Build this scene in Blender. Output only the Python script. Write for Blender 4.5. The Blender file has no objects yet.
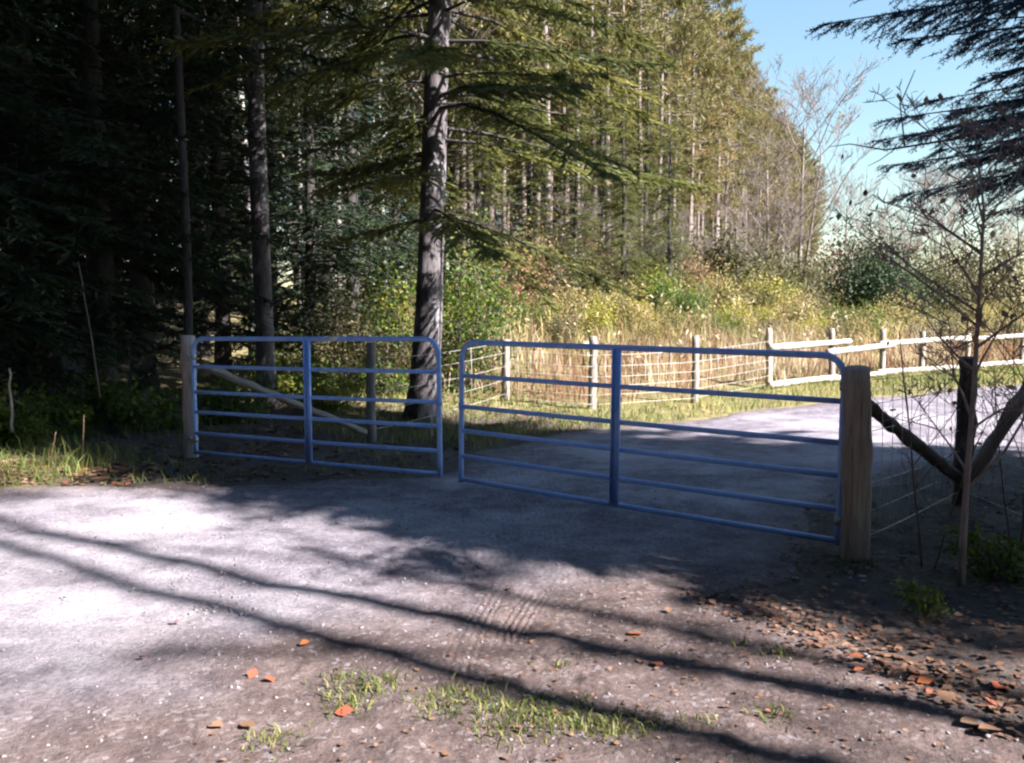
import bpy, math, random
import numpy as np
from mathutils import Vector, Matrix

# ------------------------------------------------------------------ camera, world, sun, exposure
sc = bpy.context.scene
COL = sc.collection
FPX, CXP, CYP = 870.0, 512.0, 381.5
HORIZON, CAMH = 325.0, 1.55
PITCH = math.atan((CYP - HORIZON) / FPX)
cd = bpy.data.cameras.new('camera')
cam = bpy.data.objects.new('camera', cd)
COL.objects.link(cam)
cam.location = (0, 0, CAMH)
cam.rotation_euler = (math.pi / 2 - PITCH, 0, 0)
cd.sensor_width = 36.0
cd.lens = 36.0 * FPX / 1024.0
cd.clip_start = 0.05
cd.clip_end = 2000
sc.camera = cam

SUN_EL = math.radians(36)
SUN_DIR = Vector((0.86, -0.51, 0)).normalized()
sun_vec = Vector((SUN_DIR.x * math.cos(SUN_EL), SUN_DIR.y * math.cos(SUN_EL), math.sin(SUN_EL)))
world = bpy.data.worlds.new('World')
sc.world = world
world.use_nodes = True
wn = world.node_tree
wn.nodes.clear()
sky = wn.nodes.new('ShaderNodeTexSky')
sky.sky_type = 'NISHITA'
sky.sun_disc = False
sky.sun_elevation = SUN_EL
sky.sun_rotation = math.atan2(SUN_DIR.x, SUN_DIR.y)
sky.air_density = 1.7
sky.dust_density = 0.05
sky.ozone_density = 4.8
bg = wn.nodes.new('ShaderNodeBackground')
bg.inputs['Strength'].default_value = 0.05
wo = wn.nodes.new('ShaderNodeOutputWorld')
wn.links.new(sky.outputs[0], bg.inputs[0])
wn.links.new(bg.outputs[0], wo.inputs[0])
sd = bpy.data.lights.new('sun', 'SUN')
sd.energy = 5.0
sd.angle = math.radians(0.55)
sd.color = (1.0, 0.94, 0.90)
sun = bpy.data.objects.new('sun', sd)
COL.objects.link(sun)
sun.rotation_euler = sun_vec.to_track_quat('Z', 'Y').to_euler()
sun.location = (30, -18, 25)

sc.view_settings.view_transform = 'Standard'
sc.view_settings.look = 'None'
sc.view_settings.gamma = 1.0
sc.view_settings.use_curve_mapping = False
sc.view_settings.exposure = 2.2
sc.render.engine = 'CYCLES'
sc.cycles.use_denoising = True
sc.cycles.use_adaptive_sampling = True
sc.cycles.adaptive_threshold = 0.02
sc.cycles.max_bounces = 3
sc.cycles.diffuse_bounces = 2
sc.cycles.glossy_bounces = 2
sc.cycles.transmission_bounces = 4
sc.cycles.transparent_max_bounces = 4
sc.cycles.filter_width = 2.3

# ------------------------------------------------------------------ helpers
RS = np.random.RandomState
_cp, _sp = math.cos(PITCH), math.sin(PITCH)


def ray(px, py):
    u = (px - CXP) / FPX
    v = -(py - CYP) / FPX
    return np.array([u, _cp + v * _sp, v * _cp - _sp])


def W(px, py, d):
    """the place a distance d ahead that shows at that pixel"""
    r = ray(px, py)
    return np.array([0, 0, CAMH]) + r * (d / r[1])


def _hash(ix, iy, seed):
    n = (ix * 374761393 + iy * 668265263 + seed * 1442695041) & 0x7fffffff
    n = ((n ^ (n >> 13)) * 1274126177) & 0x7fffffff
    return ((n ^ (n >> 16)) & 0xffff) / 65535.0


def vnoise(x, y, seed=0):
    x = np.asarray(x, float); y = np.asarray(y, float)
    ix = np.floor(x).astype(np.int64); iy = np.floor(y).astype(np.int64)
    fx = x - ix; fy = y - iy
    fx = fx * fx * (3 - 2 * fx); fy = fy * fy * (3 - 2 * fy)
    a = _hash(ix, iy, seed); b = _hash(ix + 1, iy, seed)
    c = _hash(ix, iy + 1, seed); d = _hash(ix + 1, iy + 1, seed)
    return (a * (1 - fx) + b * fx) * (1 - fy) + (c * (1 - fx) + d * fx) * fy - 0.5


def fbm(x, y, seed=0, o=4):
    r = 0; a = 1.0; f = 1.0
    for i in range(o):
        r = r + a * vnoise(np.asarray(x) * f, np.asarray(y) * f, seed + i * 17)
        a *= 0.5; f *= 2.03
    return r


def sstep(a, b, x):
    t = np.clip((np.asarray(x, float) - a) / (b - a), 0, 1)
    return t * t * (3 - 2 * t)


FLX = [-30, -6, -.1, 1.4, 3.3, 5.3, 7.1, 9.0, 10.7, 12.7, 15.2, 40]
FLY = [24, 18.5, 16, 15.2, 15.9, 17.8, 19.4, 21, 22.6, 24.2, 26, 42]


def hgt(x, y):
    x = np.asarray(x, float); y = np.asarray(y, float)
    fl = np.interp(x, FLX, FLY)
    z = 0.07 * np.clip(y - 14.0, 0, 4) + 0.15 * np.clip(y - fl - .4, 0, 15) * sstep(0, 2.5, y - fl - .4) + 0.03 * np.clip(y - 36, 0, 260)
    z = z + 0.02 * np.clip(-x - 1.0, 0, 14) * sstep(5, 10, y)
    z = z + 0.05 * np.clip(-x - 6.0, 0, 30) * sstep(9, 16, y)
    z = z + 0.05 * fbm(x * 0.45, y * 0.45, 3, 3) * sstep(2, 9, np.hypot(x, y))
    # low bank of soil and litter right of the drive
    z = z + 0.10 * np.exp(-((x - 2.6) / 0.9) ** 2 - ((y - 3.9) / 0.8) ** 2)
    return z


def h1(x, y):
    return float(hgt(x, y))


ROAD = np.array([(-14, -4), (-14, 8.9), (-8, 8.3), (-4.7, 7.95), (-3.1, 8.25), (-0.9, 8.95), (-0.35, 11.0), (0.7, 12.6), (2.1, 13.7),
                 (4.6, 15.4), (12.5, 19.6), (26, 26), (26, 19), (14, 14), (8, 11.3), (4.4, 9.2), (2.7, 7.2), (2.0, 5.6),
                 (1.45, 4.75), (1.8, 3.6), (2.3, 2.4), (2.8, 1), (3, -4)], float)


def road_sd(x, y):
    """signed distance to the road outline, positive inside"""
    x = np.asarray(x, float); y = np.asarray(y, float)
    best = np.full(x.shape, 1e9); inside = np.zeros(x.shape, bool)
    n = len(ROAD)
    for i in range(n):
        ax, ay = ROAD[i]; bx, by = ROAD[(i + 1) % n]
        dx, dy = bx - ax, by - ay
        t = np.clip(((x - ax) * dx + (y - ay) * dy) / (dx * dx + dy * dy), 0, 1)
        best = np.minimum(best, np.hypot(x - ax - t * dx, y - ay - t * dy))
        c = ((ay > y) != (by > y)) & (x < (bx - ax) * (y - ay) / (by - ay + 1e-12) + ax)
        inside ^= c
    return np.where(inside, best, -best)


def mesh_np(name, V, quads=None, tris=None, tint=None, smooth=False):
    V = np.asarray(V, np.float32).reshape(-1, 3)
    nq = 0 if quads is None else len(quads)
    nt = 0 if tris is None else len(tris)
    me = bpy.data.meshes.new(name)
    me.vertices.add(len(V)); me.vertices.foreach_set('co', V.ravel())
    li = []
    if nq: li.append(np.asarray(quads, np.int32).ravel())
    if nt: li.append(np.asarray(tris, np.int32).ravel())
    li = np.concatenate(li)
    me.loops.add(len(li)); me.loops.foreach_set('vertex_index', li)
    tot = np.concatenate([np.full(nq, 4, np.int32), np.full(nt, 3, np.int32)])
    st = np.concatenate([[0], np.cumsum(tot)[:-1]]).astype(np.int32)
    me.polygons.add(nq + nt)
    me.polygons.foreach_set('loop_start', st)
    me.polygons.foreach_set('loop_total', tot)
    if smooth: me.polygons.foreach_set('use_smooth', np.ones(nq + nt, bool))
    if tint is not None:
        a = me.attributes.new('tint', 'FLOAT', 'POINT')
        a.data.foreach_set('value', np.asarray(tint, np.float32).ravel())
    me.update(); me.validate()
    return me


class Geo:
    def __init__(s):
        s.V = []; s.Q = []; s.T = []; s.C = []; s.n = 0

    def add(s, V, Q=None, T=None, tint=0.5):
        V = np.asarray(V, float).reshape(-1, 3)
        s.V.append(V)
        c = np.asarray(tint, float)
        s.C.append(np.full(len(V), float(c)) if c.ndim == 0 else c.ravel())
        if Q is not None and len(Q): s.Q.append(np.asarray(Q) + s.n)
        if T is not None and len(T): s.T.append(np.asarray(T) + s.n)
        s.n += len(V)
        return s

    def tube(s, pts, rad, k=6, cap=True, tint=0.5, wob=0.0, rs=None):
        P = np.asarray(pts, float); n = len(P)
        R = np.broadcast_to(np.asarray(rad, float), (n,))
        T = np.gradient(P, axis=0)
        T /= np.linalg.norm(T, axis=1)[:, None] + 1e-12
        up = np.array([0, 0, 1.0]) if abs(T[0][2]) < 0.9 else np.array([1.0, 0, 0])
        N = np.cross(up, T[0]); N /= np.linalg.norm(N)
        a = np.arange(k) / k * 2 * math.pi
        ca, sa = np.cos(a), np.sin(a)
        V = np.zeros((n, k, 3))
        for i in range(n):
            N = N - T[i] * N.dot(T[i]); N /= np.linalg.norm(N) + 1e-12
            B = np.cross(T[i], N)
            rr = np.full(k, R[i])
            if wob and rs is not None: rr = rr * (1 + wob * rs.uniform(-1, 1, k))
            V[i] = P[i] + (ca * rr)[:, None] * N + (sa * rr)[:, None] * B
        idx = np.arange(n * k).reshape(n, k)
        A = idx[:-1]; Bq = idx[1:]
        Q = np.stack([A, np.roll(A, -1, 1), np.roll(Bq, -1, 1), Bq], -1).reshape(-1, 4)
        V = V.reshape(-1, 3); Tn = []
        if cap:
            V = np.vstack([V, P[0], P[-1]])
            c0, c1 = n * k, n * k + 1
            for j in range(k):
                Tn.append((c0, (j + 1) % k, j))
                Tn.append((c1, (n - 1) * k + j, (n - 1) * k + (j + 1) % k))
        return s.add(V, Q, Tn, tint)

    def box(s, c, size, rot=None, tint=0.5):
        v = np.array([(x, y, z) for x in (-.5, .5) for y in (-.5, .5) for z in (-.5, .5)]) * np.asarray(size)
        if rot is not None: v = v @ np.asarray(rot).T
        return s.add(v + np.asarray(c), [(0, 1, 3, 2), (4, 6, 7, 5), (0, 4, 5, 1), (2, 3, 7, 6), (0, 2, 6, 4), (1, 5, 7, 3)], None, tint)

    def rhombi(s, base, d, length, width, rs, tint, upbias=0.6, mid=0.45):
        """pointed leaf or needle-spray blades"""
        n = len(base)
        if n == 0: return s
        d = d / (np.linalg.norm(d, axis=1)[:, None] + 1e-9)
        nr = rs.normal(size=(n, 3)); nr[:, 2] += upbias * 2
        sd_ = np.cross(d, nr); sd_ /= np.linalg.norm(sd_, axis=1)[:, None] + 1e-9
        L = np.asarray(length).reshape(-1, 1) * np.ones((n, 1)); Wd = np.asarray(width).reshape(-1, 1) * np.ones((n, 1))
        V = np.stack([base, base + d * L * mid + sd_ * Wd / 2, base + d * L, base + d * L * mid - sd_ * Wd / 2], 1)
        t = np.repeat(np.broadcast_to(np.asarray(tint, float), (n,)), 4)
        return s.add(V.reshape(-1, 3), np.arange(n * 4).reshape(n, 4), None, t)

    def blades(s, base, h, w, lean, az, rs, tint):
        """bent grass blades"""
        n = len(base)
        h = np.broadcast_to(h, (n,)); w = np.broadcast_to(w, (n,)); lean = np.broadcast_to(lean, (n,))
        d = np.stack([np.cos(az), np.sin(az), np.zeros(n)], 1)
        fa = rs.uniform(0, 2 * math.pi, n)
        sd_ = np.stack([np.cos(fa), np.sin(fa), np.zeros(n)], 1) * (w / 2)[:, None]
        up = np.array([0, 0, 1.0])
        m = base + up * (h * .55)[:, None] + d * (h * lean * .3)[:, None]
        t = base + up * (h * (1 - .35 * lean))[:, None] + d * (h * lean)[:, None]
        V = np.stack([base - sd_, base + sd_, m + sd_ * .75, m - sd_ * .75, t], 1)
        o = np.arange(n)[:, None] * 5
        Q = o + np.array([[0, 1, 2, 3]]); T = o + np.array([[3, 2, 4]])
        return s.add(V.reshape(-1, 3), Q, T, np.repeat(np.broadcast_to(tint, (n,)), 5))

    def mesh(s, name, smooth=False):
        return mesh_np(name, np.concatenate(s.V), np.concatenate(s.Q) if s.Q else None,
                       np.concatenate(s.T) if s.T else None, np.concatenate(s.C), smooth)


def link(name, data, mat=None, parent=None, loc=None):
    o = bpy.data.objects.new(name, data)
    COL.objects.link(o)
    if mat is not None and data is not None:
        if not data.materials: data.materials.append(mat)
        elif data.materials[0] != mat:
            o.material_slots[0].link = 'OBJECT'; o.material_slots[0].material = mat
    if parent is not None: o.parent = parent
    if loc is not None: o.location = loc
    return o


def tag(o, label=None, cat=None, group=None, kind=None):
    if label: o['label'] = label
    if cat: o['category'] = cat
    if group: o['group'] = group
    if kind: o['kind'] = kind
    return o


def empty(name, loc=(0, 0, 0), rz=0.0):
    o = bpy.data.objects.new(name, None)
    o.empty_display_size = 0.1
    COL.objects.link(o)
    o.location = loc; o.rotation_euler = (0, 0, rz)
    return o


# ------------------------------------------------------------------ materials
def newmat(name):
    m = bpy.data.materials.new(name); m.use_nodes = True
    nt = m.node_tree; nt.nodes.clear()
    out = nt.nodes.new('ShaderNodeOutputMaterial')
    b = nt.nodes.new('ShaderNodeBsdfPrincipled')
    nt.links.new(b.outputs[0], out.inputs[0])
    return m, nt, b, out


def N(nt, t, **kw):
    n = nt.nodes.new(t)
    for k, v in kw.items():
        if k in n.inputs: n.inputs[k].default_value = v
        else: setattr(n, k, v)
    return n


def ramp(nt, src, stops):
    r = nt.nodes.new('ShaderNodeValToRGB')
    el = r.color_ramp.elements
    while len(el) < len(stops): el.new(0.5)
    for e, (p, c) in zip(el, stops):
        e.position = p; e.color = (*c, 1)
    nt.links.new(src, r.inputs[0])
    return r.outputs[0]


def noise(nt, scale, detail=4, rough=.6, vec=None):
    n = N(nt, 'ShaderNodeTexNoise', Scale=scale, Detail=detail, Roughness=rough)
    if vec is not None: nt.links.new(vec, n.inputs['Vector'])
    return n.outputs[0]


def pos(nt, scale=None):
    g = nt.nodes.new('ShaderNodeTexCoord').outputs['Object']
    if scale is None: return g
    m = N(nt, 'ShaderNodeMapping'); m.inputs['Scale'].default_value = scale
    nt.links.new(g, m.inputs[0])
    return m.outputs[0]


def bump(nt, b, h, s=.3, d=.02):
    n = N(nt, 'ShaderNodeBump', Strength=s, Distance=d)
    nt.links.new(h, n.inputs['Height']); nt.links.new(n.outputs[0], b.inputs['Normal'])


def mix(nt, f, a, c, mode='MIX'):
    m = nt.nodes.new('ShaderNodeMix'); m.data_type = 'RGBA'; m.blend_type = mode
    for s, v in ((0, f), (6, a), (7, c)):
        if isinstance(v, (int, float)): m.inputs[s].default_value = v
        elif isinstance(v, tuple): m.inputs[s].default_value = (*v, 1)
        else: nt.links.new(v, m.inputs[s])
    return m.outputs[2]


def leaf_mat(name, stops, trans=0.3, rough=.55, jitter=.25):
    m, nt, b, out = newmat(name)
    at = N(nt, 'ShaderNodeAttribute', attribute_name='tint')
    oi = nt.nodes.new('ShaderNodeObjectInfo')
    ma = N(nt, 'ShaderNodeMath', operation='MULTIPLY_ADD')
    nt.links.new(oi.outputs['Random'], ma.inputs[0]); ma.inputs[1].default_value = jitter; ma.inputs[2].default_value = -jitter / 2
    ad = N(nt, 'ShaderNodeMath', operation='ADD')
    nt.links.new(at.outputs['Fac'], ad.inputs[0]); nt.links.new(ma.outputs[0], ad.inputs[1])
    c = ramp(nt, ad.outputs[0], stops)
    nt.links.new(c, b.inputs['Base Color']); b.inputs['Roughness'].default_value = rough
    b.inputs['Specular IOR Level'].default_value = .3
    tr = nt.nodes.new('ShaderNodeBsdfTranslucent'); nt.links.new(c, tr.inputs[0])
    mx = N(nt, 'ShaderNodeMixShader'); mx.inputs[0].default_value = trans
    nt.links.new(b.outputs[0], mx.inputs[1]); nt.links.new(tr.outputs[0], mx.inputs[2])
    nt.links.new(mx.outputs[0], out.inputs[0])
    return m


def bark_mat(name, dark, light, scale=(9, 9, 2.2), patch=None, b_s=.6):
    m, nt, b, out = newmat(name)
    v = pos(nt, scale)
    n1 = noise(nt, 3.0, 6, .65, v)
    c = ramp(nt, n1, [(.3, dark), (.72, light)])
    if patch:
        n2 = noise(nt, 1.1, 3, .5, pos(nt, (2.5, 2.5, 1.3)))
        c = mix(nt, ramp(nt, n2, [(.52, (0, 0, 0)), (.62, (1, 1, 1))]), c, patch)
    nt.links.new(c, b.inputs['Base Color']); b.inputs['Roughness'].default_value = .9
    bump(nt, b, n1, b_s, .03)
    return m


M = {}
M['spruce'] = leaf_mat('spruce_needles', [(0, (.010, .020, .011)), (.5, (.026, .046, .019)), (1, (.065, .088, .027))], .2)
M['sunlit_spruce'] = leaf_mat('sunlit_spruce_needles', [(0, (.045, .062, .022)), (.5, (.13, .145, .04)), (1, (.27, .25, .075))], .4)  # lit copy of the darker spruce needles; sunlight put into the colour
M['blue_spruce'] = leaf_mat('blue_spruce_needles', [(0, (.04, .07, .095)), (.5, (.07, .11, .16)), (1, (.10, .145, .19))], .35)
M['pine'] = leaf_mat('pine_needles', [(0, (.09, .088, .035)), (.45, (.185, .17, .06)), (.8, (.27, .225, .095)), (1, (.30, .19, .11))], .4, .55, .55)
M['bark'] = bark_mat('spruce_bark', (.045, .038, .042), (.17, .15, .16), patch=(.24, .23, .25))
M['dark_bark'] = bark_mat('dark_bark', (.022, .019, .019), (.07, .062, .06))
M['pine_bark'] = bark_mat('pine_bark', (.12, .095, .09), (.27, .215, .20))
M['birch'] = bark_mat('birch_bark', (.16, .15, .145), (.40, .385, .37), (6, 6, 14))
M['grey_twig'] = bark_mat('grey_twig_bark', (.24, .19, .19), (.44, .37, .36))
M['twig'] = bark_mat('twig_bark', (.10, .075, .075), (.22, .17, .165))
M['pale_twig'] = bark_mat('pale_twig_bark', (.13, .105, .095), (.27, .225, .20))


def wood_mat(name, dark, light, check):
    m, nt, b, out = newmat(name)
    v = pos(nt, (28, 28, 1.6))
    n1 = noise(nt, 1.0, 6, .7, v)
    n2 = noise(nt, 2.3, 3, .5, pos(nt))
    c = ramp(nt, n1, [(.33, check), (.45, dark), (.66, light)])
    c = mix(nt, ramp(nt, n2, [(.35, (0, 0, 0)), (.75, (.55, .55, .55))]), c, dark)
    nt.links.new(c, b.inputs['Base Color']); b.inputs['Roughness'].default_value = .85
    bump(nt, b, n1, .8, .02)
    return m


M['post_tan'] = wood_mat('cut_cedar', (.33, .265, .225), (.54, .46, .40), (.11, .08, .065))
M['post_grey'] = wood_mat('weathered_wood', (.22, .19, .17), (.42, .37, .33), (.09, .07, .06))
M['post_dark'] = wood_mat('dark_wood', (.06, .048, .045), (.13, .105, .10), (.025, .02, .02))
M['rail'] = wood_mat('bleached_rail', (.30, .27, .245), (.46, .425, .39), (.11, .09, .08))
M['post_pale'] = wood_mat('silvered_wood', (.36, .33, .32), (.56, .52, .50), (.13, .11, .10))

m, nt, b, out = newmat('gate_paint'); M['gate'] = m
c = ramp(nt, noise(nt, 14, 4, .6, pos(nt)), [(.3, (.22, .42, .93)), (.7, (.36, .57, .99))])
sx = N(nt, 'ShaderNodeSeparateXYZ'); nt.links.new(pos(nt), sx.inputs[0])
mr = N(nt, 'ShaderNodeMapRange'); nt.links.new(sx.outputs[2], mr.inputs[0]); mr.inputs[1].default_value = .45; mr.inputs[2].default_value = -.05; mr.inputs[3].default_value = 0; mr.inputs[4].default_value = .55
mu = N(nt, 'ShaderNodeMath', operation='MULTIPLY'); nt.links.new(mr.outputs[0], mu.inputs[0])
nt.links.new(ramp(nt, noise(nt, 7, 5, .75, pos(nt)), [(.48, (0, 0, 0)), (.68, (1, 1, 1))]), mu.inputs[1])
c = mix(nt, mu.outputs[0], c, (.16, .13, .12))
c = mix(nt, ramp(nt, noise(nt, 45, 4, .7, pos(nt)), [(.66, (0, 0, 0)), (.74, (.8, .8, .8))]), c, (.20, .15, .14))
nt.links.new(c, b.inputs['Base Color']); b.inputs['Metallic'].default_value = .1
nt.links.new(ramp(nt, noise(nt, 30, 3, .5, pos(nt)), [(.3, (.28,) * 3), (.7, (.5,) * 3)]), b.inputs['Roughness'])
m, nt, b, out = newmat('zinc'); M['zinc'] = m
b.inputs['Base Color'].default_value = (.42, .43, .46, 1); b.inputs['Metallic'].default_value = .7; b.inputs['Roughness'].default_value = .45
m, nt, b, out = newmat('wire'); M['wire'] = m
b.inputs['Base Color'].default_value = (.62, .60, .58, 1); b.inputs['Metallic'].default_value = .3; b.inputs['Roughness'].default_value = .5
m, nt, b, out = newmat('white_plate'); M['plate'] = m
b.inputs['Base Color'].default_value = (.72, .74, .76, 1); b.inputs['Roughness'].default_value = .5


def ground_mat(name, kind):
    m, nt, b, out = newmat(name)
    p = pos(nt)
    big = noise(nt, .55, 5, .6, p)
    mid = noise(nt, 3.5, 6, .7, p)
    fine = noise(nt, 38, 5, .75, p)
    grit = N(nt, 'ShaderNodeTexVoronoi', Scale=46.0); nt.links.new(p, grit.inputs['Vector'])
    at = N(nt, 'ShaderNodeAttribute', attribute_name='tint')
    if kind == 'road':
        base = ramp(nt, mid, [(.28, (.085, .072, .09)), (.5, (.18, .16, .19)), (.74, (.31, .28, .32))])
        base = mix(nt, ramp(nt, big, [(.46, (.0, .0, .0)), (.66, (.8, .8, .8))]), base, (.43, .40, .44))
        soil = ramp(nt, mid, [(.25, (.06, .042, .04)), (.55, (.135, .10, .095)), (.85, (.23, .18, .172))])
        base = mix(nt, at.outputs['Fac'], base, soil)
        fr = ramp(nt, fine, [(.28, (.5,) * 3), (.5, (1,) * 3), (.75, (1.35,) * 3)])
        base = mix(nt, 1.0, base, fr, 'MULTIPLY')
        gr = ramp(nt, grit.outputs['Color'], [(.74, (0, 0, 0)), (.95, (.4, .4, .4))])
        base = mix(nt, gr, base, (.42, .39, .43))
    else:
        litter = ramp(nt, mid, [(.2, (.042, .034, .034)), (.5, (.09, .072, .068)), (.8, (.15, .12, .11))])
        grass = ramp(nt, mid, [(.2, (.11, .115, .04)), (.5, (.21, .18, .085)), (.8, (.36, .29, .16))])
        base = mix(nt, at.outputs['Fac'], litter, grass)
        base = mix(nt, 1.0, base, ramp(nt, fine, [(.25, (.55,) * 3), (.5, (1,) * 3), (.8, (1.3,) * 3)]), 'MULTIPLY')
    nt.links.new(base, b.inputs['Base Color']); b.inputs['Roughness'].default_value = .95
    b.inputs['Specular IOR Level'].default_value = .2
    hm = N(nt, 'ShaderNodeMath', operation='ADD'); nt.links.new(fine, hm.inputs[0]); nt.links.new(mid, hm.inputs[1])
    bump(nt, b, hm.outputs[0], .7, .03)
    return m


M['road'] = ground_mat('gravel_road', 'road')
M['ground'] = ground_mat('earth', 'ground')
M['litter'] = leaf_mat('dry_leaves', [(0, (.055, .034, .028)), (.3, (.13, .075, .055)), (.6, (.20, .105, .065)), (.8, (.29, .19, .125)), (.92, (.32, .075, .05)), (1, (.36, .13, .045))], .1, .8, 0)
M['grass'] = leaf_mat('green_grass', [(0, (.06, .095, .02)), (.5, (.13, .17, .04)), (1, (.30, .27, .10))], .35, .6, 0)
M['straw'] = leaf_mat('dry_grass', [(0, (.25, .125, .08)), (.35, (.32, .19, .13)), (.65, (.40, .30, .19)), (1, (.58, .50, .37))], .35, .7, 0)
M['weed'] = leaf_mat('field_weeds', [(0, (.12, .14, .045)), (.4, (.22, .21, .07)), (.7, (.34, .24, .10)), (1, (.42, .38, .16))], .35, .7, 0)
M['leaf_green'] = leaf_mat('green_leaves', [(0, (.045, .085, .02)), (.6, (.11, .17, .03)), (.85, (.24, .26, .04)), (1, (.42, .33, .05))], .45, .5, .2)
M['leaf_yellow'] = leaf_mat('yellow_leaves', [(0, (.16, .18, .04)), (.5, (.34, .32, .05)), (1, (.52, .44, .07))], .45, .5, .1)
M['leaf_orange'] = leaf_mat('orange_leaves', [(0, (.20, .12, .06)), (.5, (.32, .19, .10)), (1, (.40, .28, .15))], .4, .6, .2)
M['leaf_olive'] = leaf_mat('olive_leaves', [(0, (.06, .065, .03)), (.5, (.12, .115, .05)), (1, (.22, .17, .09))], .3, .6, .2)
M['leaf_dark'] = leaf_mat('dark_leaves', [(0, (.02, .04, .018)), (.5, (.04, .07, .028)), (1, (.08, .11, .04))], .25, .6, .1)
M['leaf_pink'] = leaf_mat('russet_leaves', [(0, (.11, .07, .055)), (.5, (.19, .12, .09)), (1, (.28, .20, .15))], .3, .6, .1)
M['stone'] = bark_mat('stone', (.15, .13, .14), (.32, .29, .305), (8, 8, 8), b_s=.2)

# ------------------------------------------------------------------ ground and road
def axis(*seg):
    out = []
    for a, b_, s in seg:
        out.append(np.arange(a, b_, s))
    out.append(np.array([seg[-1][1]]))
    return np.concatenate(out)


def grid(xs, ys):
    X, Y = np.meshgrid(xs, ys)
    ny, nx = X.shape
    i = np.arange(nx * ny).reshape(ny, nx)
    Q = np.stack([i[:-1, :-1], i[:-1, 1:], i[1:, 1:], i[1:, :-1]], -1).reshape(-1, 4)
    return X.ravel(), Y.ravel(), Q


xs = axis((-900, -100, 80), (-100, -20, 4), (-20, -6, .6), (-6, 1.2, .12), (1.2, 5.5, .045), (5.5, 20, .5), (20, 100, 4), (100, 900, 80))
ys = axis((-300, -20, 40), (-20, 1, 1.5), (1, 2.4, .3), (2.4, 7, .045), (7, 18, .14), (18, 50, .8), (50, 140, 5), (140, 1500, 80))
X, Y, Q = grid(xs, ys)
Z = hgt(X, Y)
rsd = road_sd(X, Y)
near = sstep(30, 10, np.hypot(X, Y))
Z = Z + near * (0.05 * fbm(X * 2.2, Y * 2.2, 9, 4) + 0.018 * fbm(X * 11, Y * 11, 21, 3)) * sstep(.1, -.4, rsd)
Z = Z - 0.05 * sstep(0.05, .5, rsd)
gt = sstep(13.0, 15.5, Y + .25 * X + 1.2 * fbm(X * .5, Y * .5, 5)) * sstep(-6, 0, X + .25 * Y)
gt = np.maximum(gt, .75 * sstep(-3.8, -5.0, X) * sstep(10.8, 9.4, Y))
ground = link('ground', mesh_np('ground', np.stack([X, Y, Z], 1), Q, None, gt, True), M['ground'])
tag(ground, 'dark earth and dry meadow ground around the gravel drive', None, None, 'structure')

TRACKS = [[(-.25, 3.55), (-.235, 4.05), (-.185, 4.5), (-.10, 5.0)], [(-.03, 4.0), (-.005, 4.3), (.075, 4.65), (.18, 5.05)]]
xs = axis((-14, -3.4, .14), (-3.4, -.5, .024), (-.5, .42, .008), (.42, 2.4, .024), (2.4, 5.5, .1), (5.5, 26, .4))
ys = axis((-4, 2.2, .3), (2.2, 5.6, .02), (5.6, 9.5, .05), (9.5, 26, .2))
X, Y, Q = grid(xs, ys)
rsd = road_sd(X, Y) + .35 * fbm(X * 1.3, Y * 1.3, 31, 4)
Z = hgt(X, Y)
soil = sstep(-.2, 1.2, (X + .9) * .55 + (5.35 - Y) * .6 + 1.0 * fbm(X * 1.1, Y * 1.1, 41, 4))
soil = np.maximum(soil * sstep(6.2, 4.9, Y), .75 * sstep(.75, .1, rsd))
relief = .020 * fbm(X * 1.6, Y * 1.6, 51, 4) + .006 * fbm(X * 9, Y * 9, 61, 3) + .007 * vnoise(X * 48, Y * 48, 71)
clod = np.clip(fbm(X * 5.5, Y * 5.5, 81, 3) - .12, 0, 1) * .04 * soil
rut = -.03 * np.exp(-((Y - 6.9 - .12 * X) / .28) ** 2) * sstep(1, -1, X) - .025 * np.exp(-((Y - 5.4 - .1 * X) / .25) ** 2) * sstep(.5, -1, X)
trk = np.zeros_like(X)
for tk in TRACKS:
    tk = np.array(tk)
    cx = np.interp(Y, tk[:, 1], tk[:, 0])
    w_ = sstep(tk[0, 1] - .1, tk[0, 1] + .35, Y) * sstep(tk[-1, 1] + .1, tk[-1, 1] - .25, Y)
    u = (X - cx) / .072
    env = sstep(1.25, .9, np.abs(u)) * w_ * (.35 + .65 * sstep(-.3, .3, vnoise(X * 9, Y * 3, 91)))
    trk += env * (-.004 - .0042 * np.cos(u * math.pi * 3.8))
Z = Z + relief + clod * (1 - np.clip(np.abs(trk) * 80, 0, 1)) + rut + trk + .012
Z = Z - .11 * sstep(.12, -.12, rsd) - .02 * sstep(.3, 0, rsd)
keep = (rsd > -.35)[Q].any(1)
Q = Q[keep]
used = np.unique(Q); remap = np.full(len(X), -1); remap[used] = np.arange(len(used))
road = link('gravel_road', mesh_np('gravel_road', np.stack([X, Y, Z], 1)[used], remap[Q], None, soil[used], True), M['road'])
tag(road, 'sunlit pale gravel drive running through the gate and bending behind it', None, None, 'structure')
_rx = X; _ry = Y; _rz = Z


def surf(x, y):
    """height of whatever lies on top at x, y"""
    x = np.asarray(x, float); y = np.asarray(y, float)
    r = road_sd(x, y) + .35 * fbm(x * 1.3, y * 1.3, 31, 4)
    z = hgt(x, y)
    zr = z + .020 * fbm(x * 1.6, y * 1.6, 51, 4) + .006 * fbm(x * 9, y * 9, 61, 3) + .012
    zg = z + (0.05 * fbm(x * 2.2, y * 2.2, 9, 4) + 0.018 * fbm(x * 11, y * 11, 21, 3)) * sstep(30, 10, np.hypot(x, y)) * sstep(.1, -.4, road_sd(x, y))
    return np.where(r > .05, zr, zg)


# ------------------------------------------------------------------ gates, posts, braces
GH = 1.27
FR = [0, .243, .466, .643, .829, 1.0]


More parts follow.
